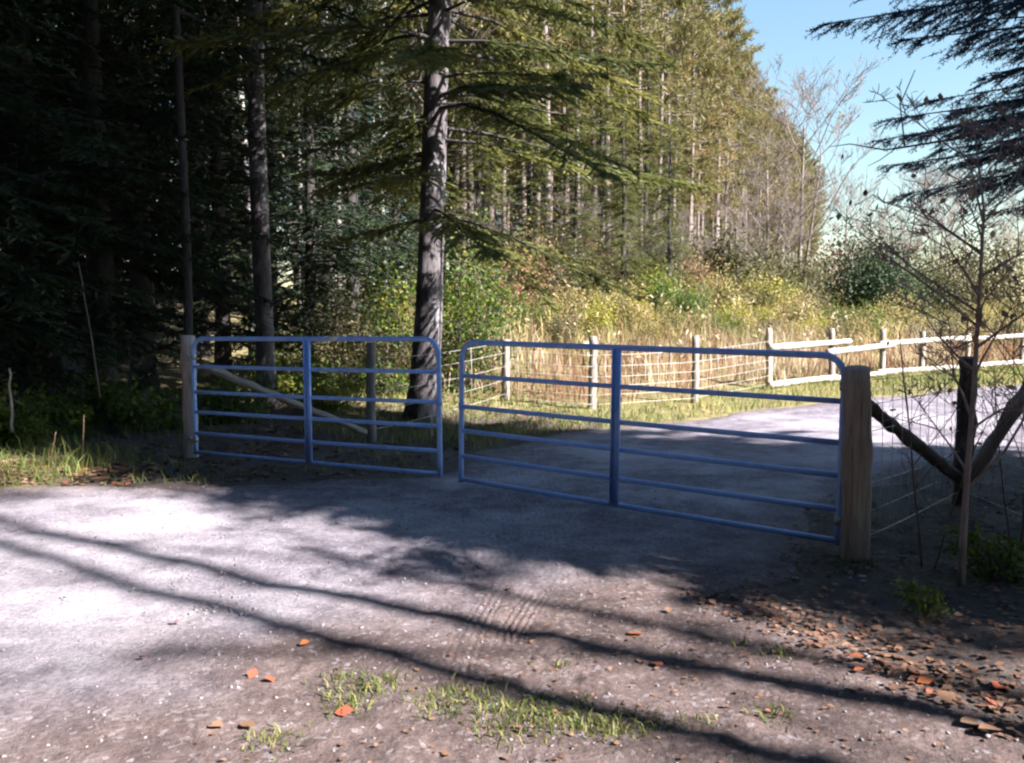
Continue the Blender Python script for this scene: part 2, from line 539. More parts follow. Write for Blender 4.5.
def make_gate(hinge_bottom, free_bottom, label, plate):
    a = np.array(hinge_bottom); f = np.array(free_bottom)
    L = float(np.linalg.norm(f - a))
    root = empty('farm_gate')
    ex = (f - a) / L
    up = np.array([0, 0, 1.0]); ey = np.cross(up, ex); ey /= np.linalg.norm(ey); ez = np.cross(ex, ey)
    root.matrix_world = Matrix(((ex[0], ey[0], ez[0], a[0]), (ex[1], ey[1], ez[1], a[1]), (ex[2], ey[2], ez[2], a[2]), (0, 0, 0, 1)))
    front = 1.0 if (root.matrix_world.to_3x3() @ Vector((0, 1, 0))).y < 0 else -1.0
    tag(root, label, 'gate', 'pair of farm gates across the drive')
    r = .024
    g = Geo(); cr = .15
    pts = [(0, 0, -.03)] + [(0, 0, z) for z in np.linspace(.1, GH - cr, 6)]
    pts += [(cr - cr * math.cos(t), 0, GH - cr + cr * math.sin(t)) for t in np.linspace(.2, math.pi / 2, 7)]
    pts += [(x, 0, GH) for x in np.linspace(cr, L - cr, 10)[1:-1]]
    pts += [(L - cr + cr * math.sin(t), 0, GH - cr + cr * math.cos(t)) for t in np.linspace(0, math.pi / 2 - .2, 7)]
    pts += [(L, 0, z) for z in np.linspace(GH - cr, .1, 6)] + [(L, 0, -.03)]
    g.tube(pts, r, 12)
    link('frame', g.mesh('gate_frame', True), M['gate'], root)
    for i, fr in enumerate(FR[1:]):
        z = GH * (1 - fr)
        g = Geo()
        xsn = np.linspace(.012, L - .012, 9)
        sag = -.006 * np.sin(np.linspace(0, math.pi, 9)) * (1 if i % 2 else .4)
        g.tube(np.stack([xsn, np.zeros(9), z + sag], 1), .0205, 10)
        link('bar', g.mesh('gate_bar', True), M['gate'], root)
    g = Geo(); w = .070; xm = L * .515
    hh = GH - .012
    g.box((xm, front * .020, hh / 2), (w, .005, hh))
    g.box((xm - w / 2, front * .030, hh / 2), (.006, .028, hh + .002))
    g.box((xm + w / 2, front * .030, hh / 2), (.006, .028, hh + .002))
    link('upright', g.mesh('gate_upright'), M['gate'], root)
    for z in (GH * .84, GH * .11):
        g = Geo()
        g.tube([(0, 0, z - .03), (0, 0, z + .03)], .031, 12)
        g.tube([(-.02, 0, z), (-.15, 0, z)], .011, 8)
        g.tube([(-.075, 0, z - .045), (-.075, 0, z + .03)], .014, 8)
        link('hinge', g.mesh('gate_hinge', True), M['zinc'], root)
    g = Geo()
    g.tube([(L, 0, GH * .535 - .03), (L, 0, GH * .535 + .035)], .030, 12)
    link('latch_collar', g.mesh('latch_collar', True), M['gate'], root)
    if plate:
        g = Geo()
        g.box((L * .62, front * .027, GH + .004), (.11, .004, .045))
        link('maker_plate', g.mesh('maker_plate'), M['plate'], root)
        g = Geo()
        x0 = L - .065
        for k in range(9):
            zc = GH * .53 - .02 - k * .034
            t = np.linspace(0, 2 * math.pi, 11)
            if k % 2: q = np.stack([x0 + .009 * np.cos(t), front * .03 + 0 * t, zc + .021 * np.sin(t)], 1)
            else: q = np.stack([x0 + 0 * t, front * .03 + .009 * np.cos(t), zc + .021 * np.sin(t)], 1)
            g.tube(q, .0035, 5, cap=False)
        link('chain', g.mesh('latch_chain', True), M['zinc'], root)
    return root


LA = W(196, 452, 9.7); LB = W(440, 474, 8.12)
RA = W(838, 541, 5.88); RB = W(461, 479, 8.0)
make_gate(LA, LB, 'blue tubular six bar gate hung on the pale post before the dark wood', True)
make_gate(RA, RB, 'blue tubular six bar gate hung on the tan post beside the bare sapling', False)


def log(name, p0, p1, r0, r1, mat, seed=0, k=14, bend=.01, cut=0.0, label=None, cat=None, group=None):
    """a round timber with its own knots and a cut top; local z runs along it"""
    rs = RS(seed)
    p0 = np.array(p0, float); p1 = np.array(p1, float)
    v = p1 - p0; L = np.linalg.norm(v)
    n = max(7, int(L / .12))
    t = np.linspace(0, 1, n)
    P = np.stack([bend * np.sin(t * 3.1 + seed) + .004 * rs.normal(size=n), bend * np.cos(t * 2.3 + seed) + .004 * rs.normal(size=n), t * L], 1)
    P[:, :2] -= P[0, :2]
    R = r0 + (r1 - r0) * t + .004 * rs.normal(size=n)
    g = Geo()
    shape = 1 + .05 * np.cos(np.arange(k) / k * 2 * math.pi * 2 + seed) + .025 * rs.normal(size=k)
    a = np.arange(k) / k * 2 * math.pi
    V = np.zeros((n, k, 3))
    for i in range(n):
        rr = R[i] * shape * (1 + .012 * rs.normal(size=k))
        V[i] = P[i] + np.stack([rr * np.cos(a), rr * np.sin(a), np.zeros(k)], 1)
    V[-1, :, 2] += cut * np.cos(a + .4)
    ins = V[-1] * .86 + V[-1].mean(0) * .14; ins[:, 2] += .006
    V = np.vstack([V.reshape(-1, 3), ins, ins.mean(0)])
    idx = np.arange((n + 1) * k).reshape(n + 1, k)
    A = idx[:-1]; B = idx[1:]
    Qn = np.stack([A, np.roll(A, -1, 1), np.roll(B, -1, 1), B], -1).reshape(-1, 4)
    c1 = (n + 1) * k
    T = [(c1, n * k + j, n * k + (j + 1) % k) for j in range(k)] + [(0, (j + 1) % k, j) for j in range(1, k - 1)]
    g.add(V, Qn, T)
    o = link(name, g.mesh(name, True), M[mat])
    o.matrix_world = Matrix.Translation(Vector(p0)) @ Vector(v).to_track_quat('Z', 'Y').to_matrix().to_4x4()
    tag(o, label, cat, group)
    return o


def post_at(px, d, top, r0, r1, mat, seed, label, group, cut=0.0, name='fence_post', toppx=None):
    x = (px - CXP) * d / FPX
    z = h1(x, d)
    if toppx is not None:
        tp = W(toppx, top, d); p1 = (tp[0], d, tp[2])
    else: p1 = (x, d, z + top)
    return log(name, (x, d, z - .25), p1, r0, r1, mat, seed, cut=cut, label=label, cat='post', group=group)


post_at(858, 5.75, 368, .094, .088, 'post_tan', 3, 'thick tan peeled cedar post with a slanted cut top beside the sapling', 'gate posts', .014, 'gate_post', 859)
post_at(188, 9.85, 336, .082, .078, 'post_pale', 4, 'pale grey round post at the edge of the dark wood', 'gate posts', .006, 'gate_post', 187)
post_at(371, 11.6, 343, .066, .064, 'post_grey', 5, 'grey post behind the gate in front of the big spruce trunk', 'brace posts', .005, 'brace_post', 371)
log('brace_rail', W(203, 366, 10.0), W(366, 431, 11.5), .05, .045, 'post_grey', 6, label='grey round rail slanting down behind the gate toward the brace post', cat='rail', group='brace rails')
post_at(966, 7.4, 358, .085, .08, 'post_dark', 7, 'dark post behind the bare sapling where the slanting rails meet', 'brace posts', .01, 'brace_post', 966)
log('brace_rail', W(964, 482, 7.3), W(868, 402, 5.85), .052, .05, 'post_dark', 8, label='black rail slanting from the tan gate post down to the dark post', cat='rail', group='brace rails')
log('brace_rail', W(966, 486, 7.25), W(1052, 356, 6.2), .056, .054, 'post_pale', 9, label='lavender grey rail rising from the dark post out of the frame', cat='rail', group='brace rails')
post_at(1060, 6.1, 330, .085, .08, 'post_dark', 10, 'dark post standing at the frame edge beyond the lavender grey rail', 'brace posts', .01, 'brace_post', 1060)

# back fence
BF = [(505, 16.0, 1.13), (592, 15.2, 1.28), (695, 15.9, 1.22), (769, 17.8, 1.22), (832, 19.4, 1.2), (883, 21.0, 1.15), (922, 22.6, 1.1), (967, 24.2, 1.1), (1021, 26.0, 1.1)]
names = ['grey post of the wire fence nearest the big spruce', 'second post of the wire fence from the big spruce, its right side sunlit', 'third post of the wire fence, past the gate upright',
         'dark post where the wire fence meets the white rails', 'first post along the white rail fence past the wire', 'second post along the white rail fence, above the tan gate post',
         'third post along the white rail fence', 'fourth post along the white rail fence, behind the sapling', 'fifth post along the white rail fence at the frame edge']
for i, (px, d, top) in enumerate(BF):
    post_at(px, d, top, .075, .068, 'post_grey' if i != 3 else 'post_tan', 20 + i, names[i], 'posts of the back fence', .006)
RL = [((768, 347, 17.75), (848, 341, 19.8), 'short white upper rail next to the wire fence'),
      ((826, 352, 19.1), (892, 345, 21.2), 'second white upper rail above the gate corner'),
      ((878, 344, 20.8), (968, 338, 24.3), 'third white upper rail behind the dark post'),
      ((958, 340, 23.9), (1060, 333, 27.5), 'farthest white upper rail at the frame edge'),
      ((768, 385, 17.7), (836, 376, 19.5), 'short white lower rail next to the wire fence'),
      ((824, 379, 19.2), (892, 371, 21.2), 'second white lower rail above the gate corner'),
      ((876, 372, 20.8), (968, 366, 24.3), 'third white lower rail behind the dark post'),
      ((958, 366, 24.0), (1060, 359, 27.5), 'farthest white lower rail at the frame edge')]
for i, (a, b_, lb) in enumerate(RL):
    log('fence_rail', W(*a) + np.array([0, -.1, 0]), W(*b_) + np.array([0, -.1, 0]), .07, .062, 'rail', 40 + i, 10, .006, label=lb, cat='rail', group='white rails of the back fence')


def wire_run(pts, hs, rw, stay, label, seed=0):
    rs = RS(seed)
    root = empty('wire_fence', (pts[0][0], pts[0][1], h1(pts[0][0], pts[0][1])))
    off = np.array(root.location)
    for hz in hs:
        g = Geo()
        for a, b_ in zip(pts[:-1], pts[1:]):
            t = np.linspace(0, 1, 7)
            q = np.stack([a[0] + (b_[0] - a[0]) * t, a[1] + (b_[1] - a[1]) * t, np.zeros(7)], 1)
            q[:, 2] = h1(a[0], a[1]) * (1 - t) + h1(b_[0], b_[1]) * t + hz + .004 * np.sin(t * math.pi * 2 + rs.uniform(0, 6)) - .008 * np.sin(t * math.pi)
            g.tube(q - off, rw, 4)
        link('strand', g.mesh('wire_strand'), M['wire'], root)
    for a, b_ in zip(pts[:-1], pts[1:]):
        L = math.hypot(b_[0] - a[0], b_[1] - a[1])
        for k in range(1, int(L / stay)):
            t = k * stay / L
            x = a[0] + (b_[0] - a[0]) * t; y = a[1] + (b_[1] - a[1]) * t
            z = h1(a[0], a[1]) * (1 - t) + h1(b_[0], b_[1]) * t
            g = Geo(); g.tube(np.array([(x, y, z + hs[0]), (x + .01, y, z + (hs[0] + hs[-1]) / 2), (x, y, z + hs[-1])]) - off, rw * .9, 4)
            link('stay', g.mesh('wire_stay'), M['wire'], root)
    tag(root, label, 'fence')


xy = lambda px, d: ((px - CXP) * d / FPX, d)
wire_run([xy(p, d - .09) for p, d, _ in BF[:4]], [.10, .26, .42, .58, .76, .96],   .0032, .26, 'woven wire fence strung between the grey posts before the red weeds', 1)
wire_run([xy(371, 11.55), xy(440, 13.6), xy(505, 15.9)], [.15, .4, .65, .9, 1.1], .003, 1.1, 'thin wire fence in shade below the big spruce', 2)
wire_run([xy(873, 5.78), xy(962, 7.3)], [.15, .32, .5, .68, .86, 1.04, 1.2], .0026, .2, 'fine wire mesh between the tan post and the dark post', 3)
wire_run([xy(972, 7.3), xy(1055, 6.1)], [.15, .32, .5, .68, .86, 1.04, 1.2], .0026, .2, 'fine wire mesh beyond the dark post at the frame edge', 4)


# ------------------------------------------------------------------ trees
def trunk_geo(H, r0, rs, k=10, lean=(0, 0), flare=.5, n=16, rtop=.02, wav=.05):
    t = np.linspace(0, 1, n) ** 1.3
    z = t * H
    ph = rs.uniform(0, 6, 2)
    P = np.stack([lean[0] * z + wav * np.sin(z * .5 + ph[0]) * np.minimum(z, 2) / 2, lean[1] * z + wav * np.sin(z * .45 + ph[1]) * np.minimum(z, 2) / 2, z - .15], 1)
    P[:, :2] -= P[0, :2]
    R = r0 * (1 - t) ** .85 + rtop + r0 * flare * np.exp(-z / .35)
    return P, R


def conifer(seed, H, cb, R, r0, step=.42, nb=(4, 6), dens=9.0, tl=.16, tw=.04, droop=.35, up=.1, maxtwig=.8, dead=0, profile=.85, lean=(0, 0), k=10, mask=None, subs=.085, extra=(), bark='dark_bark'):
    rs = RS(seed)
    gt_, gc, gb = Geo(), Geo(), Geo()
    P, Rr = trunk_geo(H, r0, rs, k, lean)
    gt_.tube(P, Rr, k, tint=.5, wob=.05, rs=rs)
    tz = P[:, 2]

    def at(z): return np.array([np.interp(z, tz, P[:, 0]), np.interp(z, tz, P[:, 1]), z])

    def bough(az, zz, L, f, ztip=None):
        o = at(zz)
        dirh = np.array([math.cos(az), math.sin(az), 0])
        e = rs.uniform(-.05, .25) + .35 * f; dr = droop * rs.uniform(.7, 1.3) * (1 - .4 * f)
        if ztip is not None: dr = (zz - ztip) / L + up
        n = 6
        t = np.linspace(0, 1, n)
        q = o + dirh * (L * t)[:, None] + np.outer(L * (e * t - (e + dr) * t ** 1.6 + up * t ** 3), [0, 0, 1])
        side = np.array([-dirh[1], dirh[0], 0])
        if ztip is None: q += side * (L * .06 * rs.normal() * t ** 2)[:, None]
        gb.tube(q, np.linspace(.010 + .006 * L, .003, n), 4, cap=False)
        m = max(4, int(L * dens * rs.uniform(.8, 1.2) * (1 if ztip is None else 2.1)))
        tj = np.sort(rs.uniform(.10 if L < 2 else .2, 1.0, m))
        base = np.stack([np.interp(tj, t, q[:, j]) for j in range(3)], 1)
        sg = np.where(rs.rand(m) < .5, -1, 1)
        lt = np.clip((.10 + .36 * L * (1 - tj)) * rs.uniform(.5, 1.2, m), .1, maxtwig)
        ang = rs.uniform(.7, 1.2, m) * (1 - .35 * tj)
        dt = dirh * np.cos(ang)[:, None] + side * (np.sin(ang) * sg)[:, None]
        dt[:, 2] += -.28 * rs.uniform(.2, 1.7, m) - .25 * dr
        dt /= np.linalg.norm(dt, axis=1)[:, None]
        ks = np.maximum(2, (lt / subs).astype(int))
        rep = np.repeat(np.arange(m), ks)
        u = rs.uniform(.05, 1.0, len(rep))
        bb = base[rep] + dt[rep] * (lt[rep] * u)[:, None]
        lat = np.cross(dt[rep], [0, 0, 1.0]); lat /= np.linalg.norm(lat, axis=1)[:, None] + 1e-9
        s2 = np.where(rs.rand(len(rep)) < .5, -1, 1) * rs.uniform(.1, 1.0, len(rep))
        dd = dt[rep] + lat * s2[:, None]
        dd[:, 2] += rs.uniform(-.4, .12, len(rep))
        ti = np.clip(.35 + .25 * rs.normal() * .6 + .16 * rs.normal(size=len(rep)) + .25 * u * tj[rep], 0, 1)
        if ztip is not None:
            # close boughs: twigs set all round with single needles
            d1 = dd / np.linalg.norm(dd, axis=1)[:, None]
            tls = tl * rs.uniform(.6, 1.3, len(rep))
            a_ = np.concatenate([bb, base]); d_ = np.concatenate([d1, dt]); l_ = np.concatenate([tls, lt])
            gb_n = len(a_)
            nk = np.maximum(6, (l_ * 150).astype(int))
            r2 = np.repeat(np.arange(gb_n), nk); w = rs.uniform(0, 1, len(r2))
            pb = a_[r2] + d_[r2] * (l_[r2] * w)[:, None]
            nd = d_[r2] * .9 + rs.normal(size=(len(r2), 3)) * .6
            gc.rhombi(pb, nd, rs.uniform(.02, .034, len(r2)), .006, rs, np.clip(.45 + .2 * rs.normal(size=len(r2)), 0, 1), .2)
            gc.rhombi(a_, d_, l_, .010, rs, .2, .3)
            return
        gc.rhombi(bb, dd, tl * rs.uniform(.6, 1.3, len(rep)), tw * rs.uniform(.7, 1.3, len(rep)), rs, ti, .7)
        # needles on the twig itself and along the bough
        gc.rhombi(base, dt, lt * 1.05, tw * 1.1, rs, np.clip(ti[:1].mean() + 0 * lt, 0, 1), .7)
        k2 = int(m * 1.5)
        tk = rs.uniform(.2, 1.0, k2)
        b2 = np.stack([np.interp(tk, t, q[:, j]) for j in range(3)], 1)
        gc.rhombi(b2, dirh + rs.normal(size=(k2, 3)) * .75, tl * rs.uniform(.5, 1.1, k2), tw, rs, np.clip(.4 + .18 * rs.normal(size=k2), 0, 1), .5)

    z = cb
    while z < H - .25:
        f = (z - cb) / (H - cb)
        for b_ in range(rs.randint(nb[0], nb[1] + 1)):
            az = rs.uniform(0, 2 * math.pi)
            zz = z + rs.uniform(-.5, .5) * step
            L = R * (1 - f) ** profile * rs.uniform(.62, 1.12) + .18
            if f < .12: L *= .75 + 2 * f
            if mask is not None:
                L = mask(az, zz, L)
                if L <= .2: continue
            bough(az, zz, L, f)
        z += step * (1 - .35 * f) * rs.uniform(.7, 1.3)
    for (az, zz, L, zt) in extra:
        bough(az, zz, L, .1, zt)
    for i in range(dead):
        zz = rs.uniform(.8, max(1.0, cb + 1)); az = rs.uniform(0, 6.28); L = rs.uniform(.5, 1.8)
        o = at(zz); d = np.array([math.cos(az), math.sin(az), rs.uniform(-.3, .1)])
        q = o + d * np.linspace(0, L, 4)[:, None]; q[:, 2] -= .12 * L * np.linspace(0, 1, 4) ** 2
        gb.tube(q, np.linspace(.010, .003, 4), 3, cap=False)
        for w_ in range(3):
            s_ = rs.uniform(.3, .9); q2 = o + d * L * s_
            d2 = d + rs.normal(size=3) * .6
            gb.tube([q2, q2 + d2 * .35 * L], [.004, .002], 3, cap=False)
    gc.rhombi(np.array([[*at(H - .4)[:2], H - .5]] * 6), rs.normal(size=(6, 3)) * .3 + [0, 0, 1], .5, .05, rs, .5)
    nq = sum(len(q) for q in gt_.Q)
    gt_.add(np.concatenate(gb.V), np.concatenate(gb.Q), None, np.concatenate(gb.C))
    tm = gt_.mesh('spruce_trunk', True)
    tm.materials.append(M[bark]); tm.materials.append(M['dark_bark'])
    mi = np.zeros(len(tm.polygons), np.int32); mi[nq:nq + sum(len(q) for q in gb.Q)] = 1
    tm.polygons.foreach_set('material_index', mi)
    return tm, gc.mesh('spruce_crown')


def pine(seed, H, cb, R, r0, wav=.05):
    rs = RS(seed)
    gt_, gc = Geo(), Geo()
    P, Rr = trunk_geo(H, r0, rs, 8, (rs.normal() * .012 * (wav < .1), rs.normal() * .012 * (wav < .1)), .3, 14, wav=wav)
    gt_.tube(P, Rr, 8)
    z = cb
    while z < H - .2:
        f = (z - cb) / (H - cb)
        for b_ in range(rs.randint(3, 6)):
            az = rs.uniform(0, 6.283)
            L = R * (min(1, .45 + 1.5 * f)) * (1 - f ** 2.2) ** .8 * rs.uniform(.6, 1.15) + .25
            d = np.array([math.cos(az), math.sin(az), 0])
            t = np.linspace(0, 1, 5)
            e = rs.uniform(-.25, .15) + .5 * f
            o = np.array([np.interp(z, P[:, 2], P[:, 0]), np.interp(z, P[:, 2], P[:, 1]), z + rs.uniform(-.3, .3)])
            q = o + d * (L * t)[:, None]; q[:, 2] += L * (e * t + .22 * t ** 2)
            gt_.tube(q, np.linspace(.03, .008, 5), 3, cap=False)
            m = rs.randint(7, 11)
            tj = rs.uniform(.3, 1.0, m)
            base = np.stack([np.interp(tj, t, q[:, j]) for j in range(3)], 1) + rs.normal(size=(m, 3)) * [.13, .13, .07] * (.5 + L * .3)
            kk = 9
            bb = np.repeat(base, kk, 0)
            dd = rs.normal(size=(m * kk, 3)) * .75 + d * .55 + [0, 0, .45]
            ti = np.repeat(np.clip(.38 + .2 * rs.normal(size=m) + (.25 if rs.rand() < .18 else 0), 0, 1), kk) + .07 * rs.normal(size=m * kk)
            gc.rhombi(bb, dd, rs.uniform(.24, .46, m * kk), .055, rs, np.clip(ti, 0, 1), .3)
        z += .55 * rs.uniform(.6, 1.5)
    for i in range(22):
        zz = rs.uniform(1.0, cb + .5); az = rs.uniform(0, 6.28); L = rs.uniform(.5, 1.7)
        d = np.array([math.cos(az), math.sin(az), rs.uniform(-.2, .3)])
        o = np.array([np.interp(zz, P[:, 2], P[:, 0]), np.interp(zz, P[:, 2], P[:, 1]), zz])
        gt_.tube([o, o + d * L * .5 + [0, 0, .05], o + d * L], [.016, .011, .006], 3, cap=False)
    return gt_.mesh('pine_trunk', True), gc.mesh('pine_crown')


def bare(seed, H, r0, spread=.5, levels=4, kids=(3, 5), leaf=0, leafsize=.06, stems=1, mat='twig', lean=(0, 0), first=.3, minr=.004, shrink=(.5, .75), path=None):
    """a leafless tree or sapling: main stem and forking twigs; a few leaves may hang on"""
    rs = RS(seed)
    gs, gb, gl = Geo(), Geo(), Geo()
    tips = []

    def grow(o, d, L, r, lev):
        n = 6 if lev == 0 else 5
        pts = [o]; dd = d.copy()
        for i in range(n - 1):
            dd = dd + rs.normal(size=3) * (.05 if lev == 0 else .13) + np.array([0, 0, .05])
            dd /= np.linalg.norm(dd)
            pts.append(pts[-1] + dd * L / (n - 1))
        pts = np.array(pts)
        if lev == 0 and path is not None:
            n = len(path); pts = np.array(path)
        (gs if lev == 0 else gb).tube(pts, np.linspace(r, max(r * (.45 if path is None else .16), minr * .6), n), 6 if lev == 0 else 4, cap=lev == 0)
        if lev >= levels:
            tips.append(pts[-1]); tips.append(pts[-2]); return
        for k in range(rs.randint(kids[0], kids[1] + 1) + ((3 if path is None else 15) if lev == 0 else 0)):
            s = rs.uniform(first if lev == 0 else .25, 1.0)
            p = np.array([np.interp(s, np.linspace(0, 1, n), pts[:, j]) for j in range(3)])
            az = rs.uniform(0, 6.283)
            nd = dd * .75 + np.array([math.cos(az), math.sin(az), rs.uniform(-.1, .5)]) * spread * 1.3
            nd /= np.linalg.norm(nd)
            grow(p, nd, L * rs.uniform(*shrink) * (1.1 - .5 * s), max(r * (1 - .55 * s) * .55, minr), lev + 1)
    for s in range(stems):
        az = rs.uniform(0, 6.283)
        d = np.array([lean[0], lean[1], 1.0]) + (np.array([math.cos(az), math.sin(az), 0]) * .3 if s else 0)
        d /= np.linalg.norm(d)
        grow(np.array([.05 * s * math.cos(az), .05 * s * math.sin(az), -.1]), d, H * (1 if s == 0 else rs.uniform(.6, .9)), r0 * (1 if s == 0 else .7), 0)
    meshes = {'trunk': gs.mesh('stem', True), 'branches': gb.mesh('branches', True)}
    if leaf:
        tp = np.array(tips); i = rs.randint(0, len(tp), leaf)
        dd = rs.normal(size=(leaf, 3)) * .6 + [0, 0, -.7]
        gl.rhombi(tp[i] + rs.normal(size=(leaf, 3)) * .03, dd, leafsize * rs.uniform(.7, 1.3, leaf), leafsize * .6, rs, rs.uniform(0, 1, leaf), .2)
        meshes['leaves'] = gl.mesh('hanging_leaves')
    return meshes


def shrub(seed, rx, ry, rz, n, size, clumps=14, low=.05):
    rs = RS(seed)
    gs, gl = Geo(), Geo()
    u = rs.normal(size=(clumps, 3)); u /= np.linalg.norm(u, axis=1)[:, None]
    cc = u * rs.uniform(.35, .9, clumps)[:, None] * [rx, ry, rz]
    cc[:, 2] = np.abs(cc[:, 2] + rz * .25) + rz * low + .1
    for c in cc:
        gs.tube([(c[0] * .1, c[1] * .1, -.05), (c[0] * .45, c[1] * .45, c[2] * .6), tuple(c)], [.02, .012, .006], 4, cap=False)
    i = rs.randint(0, clumps, n)
    sp = rs.uniform(.22, .5, clumps)
    p = cc[i] + rs.normal(size=(n, 3)) * sp[i][:, None] * [rx, ry, rz] * .75
    p[:, 2] = np.maximum(p[:, 2], .04)
    dd = rs.normal(size=(n, 3)); dd[:, 2] -= .2
    tc = rs.uniform(.15, .8, clumps)
    gl.rhombi(p, dd, size * rs.uniform(.6, 1.4, n), size * .55, rs, np.clip(tc[i] + .15 * rs.normal(size=n), 0, 1), .5)
    # fine twigs carry the leaves
    for j in range(0, n, max(1, n // 120)):
        gs.tube([cc[i[j]], p[j]], [.006, .003], 3, cap=False)
    return gs.mesh('shrub_stems'), gl.mesh('shrub_leaves')


def place_tree(parts, loc, rz=0, s=1.0, label=None, cat='tree', group=None, name='spruce_tree'):
    """parts: list of (part name, mesh, material)"""
    root = empty(name, loc, rz)
    root.scale = (s, s, s) if np.isscalar(s) else s
    tag(root, label, cat, group)
    for pn, me, mt in parts:
        link(pn, me, M[mt], root)
    return root


def T(meshes, bark, leaf):
    return [('trunk', meshes[0], bark), ('crown', meshes[1], leaf)]


def gp(px, d):
    x = (px - CXP) * d / FPX
    return (x, d, h1(x, d))


rng = RS(77)
# spruce beside the drive whose boughs hang into the top right corner, and whose shade lies over the gate
AX, AY = 6.9, 5.3
boughs = []
for px, py, d, lift in ((828, 22, 6.4, .35), (905, 38, 6.0, .4), (880, -10, 6.8, .4), (960, 20, 5.8, .4), (990, 75, 6.2, .4), (940, 0, 6.5, .5), (893, 118, 7.6, .3), (935, 150, 7.0, .4), (888, 165, 8.0, .3), (900, 195, 8.2, .35), (960, 190, 7.2, .3), (985, 130, 6.6, .4), (930, 100, 7.4, .4), (1000, 210, 7.0, .4), (960, 110, 7.8, .3), (880, 140, 8.4, .4), (950, 165, 7.5, .35), (905, 135, 7.2, .3), (970, 8, 6.2, .3), (1000, 50, 6.0, .3), (1012, 140, 6.6, .3)):
    tp = W(px, py, d)
    boughs.append((math.atan2(tp[1] - AY, tp[0] - AX), tp[2] + lift, math.hypot(tp[0] - AX, tp[1] - AY), tp[2]))
tA = conifer(11, 17.5, 2.7, 4.2, .24, step=.36, nb=(4, 6), dens=12, tl=.11, tw=.022, droop=.22, up=.12, maxtwig=.75, subs=.05, dead=6, extra=boughs)
place_tree(T(tA, 'dark_bark', 'blue_spruce'), (AX, AY, h1(AX, AY)), 0, 1, 'blue green spruce reaching its boughs into the top right corner', group=None)

tS = [conifer(s, H, cb, R, r, step=.34, nb=(5, 7), dens=11, tl=.14, tw=.03, droop=.38, dead=10, subs=.06) for s, H, cb, R, r in
      ((21, 15, 1.0, 2.7, .16), (22, 17, 1.6, 2.9, .19), (23, 13, .5, 2.4, .14), (24, 18, 3.2, 3.0, .2))]
tD = [conifer(s, H, cb, R, r, step=.32, nb=(6, 8), dens=11, tl=.24, tw=.085, droop=.34, dead=4, subs=.08, profile=.7) for s, H, cb, R, r in ((25, 16, .6, 3.1, .18), (26, 19, 1.2, 3.2, .2))]
# spruces on the sunny side, right of and behind the camera, that shade the left wood
for i, (x, y, v, s) in enumerate([(8.6, 3.1, 0, .9), (9.7, 4.1, 0, 1.0), (12.6, 2.3, 1, 1.3), (14.0, 1.2, 0, 1.35), (17, .8, 1, 1.35), (19, -1.9, 1, 1.3), (11.6, 2.5, 1, 1.15), (21.5, -2.0, 1, 1.15), (25, -4.5, 1, 1.4), (22, -4.6, 1, 1.45), (18, -1.6, 1, 1.5)]):
    place_tree(T(tD[v], 'dark_bark', 'spruce'), (x, y, h1(x, y)), i * 1.3, s, 'tall spruce of the stand outside the frame on the sunny side', group='spruces outside the frame')
tPine = [pine(s, H, cb, R, r) for s, H, cb, R, r in ((31, 18, 7.0, 2.4, .11), (32, 19, 9, 2.3, .12), (33, 17, 5.5, 2.5, .105), (34, 18.5, 10.5, 2.2, .12))]
tThin = [pine(s, H, cb, R, r, .2) for s, H, cb, R, r in ((35, 24, 14.5, 2.2, .10), (36, 25, 15, 2.0, .11))]
for x, y, v, s in ((11.3, -2.35, 0, 1.0), (12.3, -3.5, 1, 1.0), (9.5, 1.7, 0, 1.0), (11, .3, 1, 1.0), (13.5, -.5, 0, 1.1), (10.2, 2.6, 1, 1.1)):
    place_tree(T(tThin[v], 'pine_bark', 'pine'), (x, y, h1(x, y)), x, s, 'tall bare stemmed pine outside the frame beside the drive', group='pines outside the frame', name='pine_tree')

# unseen spruces added behind and left of the camera to block sky light
for i, (x, y) in enumerate([(-9.5, -1.5), (-6, -4.2), (-2, -6), (2, -8.5), (6.5, -11), (-13, 1.5), (-12.5, 5.2), (-16, 4.5), (-11, -5.5), (-6, -9), (0, -12), (11, -14), (-17, -1), (5, -15), (-13.5, 8.6), (16, -16.5), (-7.8, 4.4), (-9.3, 7.6), (-6.2, 1.2), (-3, -2.6), (1.3, -4.2), (5, -5.6), (8.6, -7.2), (-10, 2.4)]):
    place_tree(T(tD[i % 2], 'dark_bark', 'spruce'), (x, y, h1(x, y)), i * 2.1, 1.2, 'tall unseen spruce added behind the photographer to block sky light', group='added spruces behind the photographer')

# the two big trunks behind the gates
def maskT1(az, z, L):
    c = math.cos(az - .15)
    if z < 6 and c < -.2: return L * .55
    return L
t1 = conifer(41, 24, 3.4, 5.0, .21, step=.42, nb=(4, 6), dens=20, tl=.14, tw=.032, droop=.45, up=.16, maxtwig=.6, dead=12, lean=(.06, 0), k=14, profile=.6, mask=maskT1, subs=.055, bark='bark')
place_tree(T(t1, 'bark', 'sunlit_spruce'), gp(420, 14.0), 0, 1, 'big grey spruce trunk with long drooping boughs behind the gate gap')
t2 = conifer(42, 23, 6.2, 3.6, .15, step=.6, nb=(3, 5), dens=8, tl=.19, tw=.045, droop=.4, dead=16, lean=(-.002, .01), k=12, bark='bark')
place_tree(T(t2, 'bark', 'spruce'), gp(266, 15.0), 2.1, 1, 'straight grey spruce trunk with a sunlit foot behind the gate')
t3 = conifer(43, 16, 5.6, 2.4, .045, step=.5, nb=(3, 5), dens=8, tl=.18, tw=.045, dead=18, k=8)
place_tree(T(t3, 'dark_bark', 'spruce'), gp(186, 12.2), .3, 1, 'slender grey trunk rising straight behind the pale gate post')

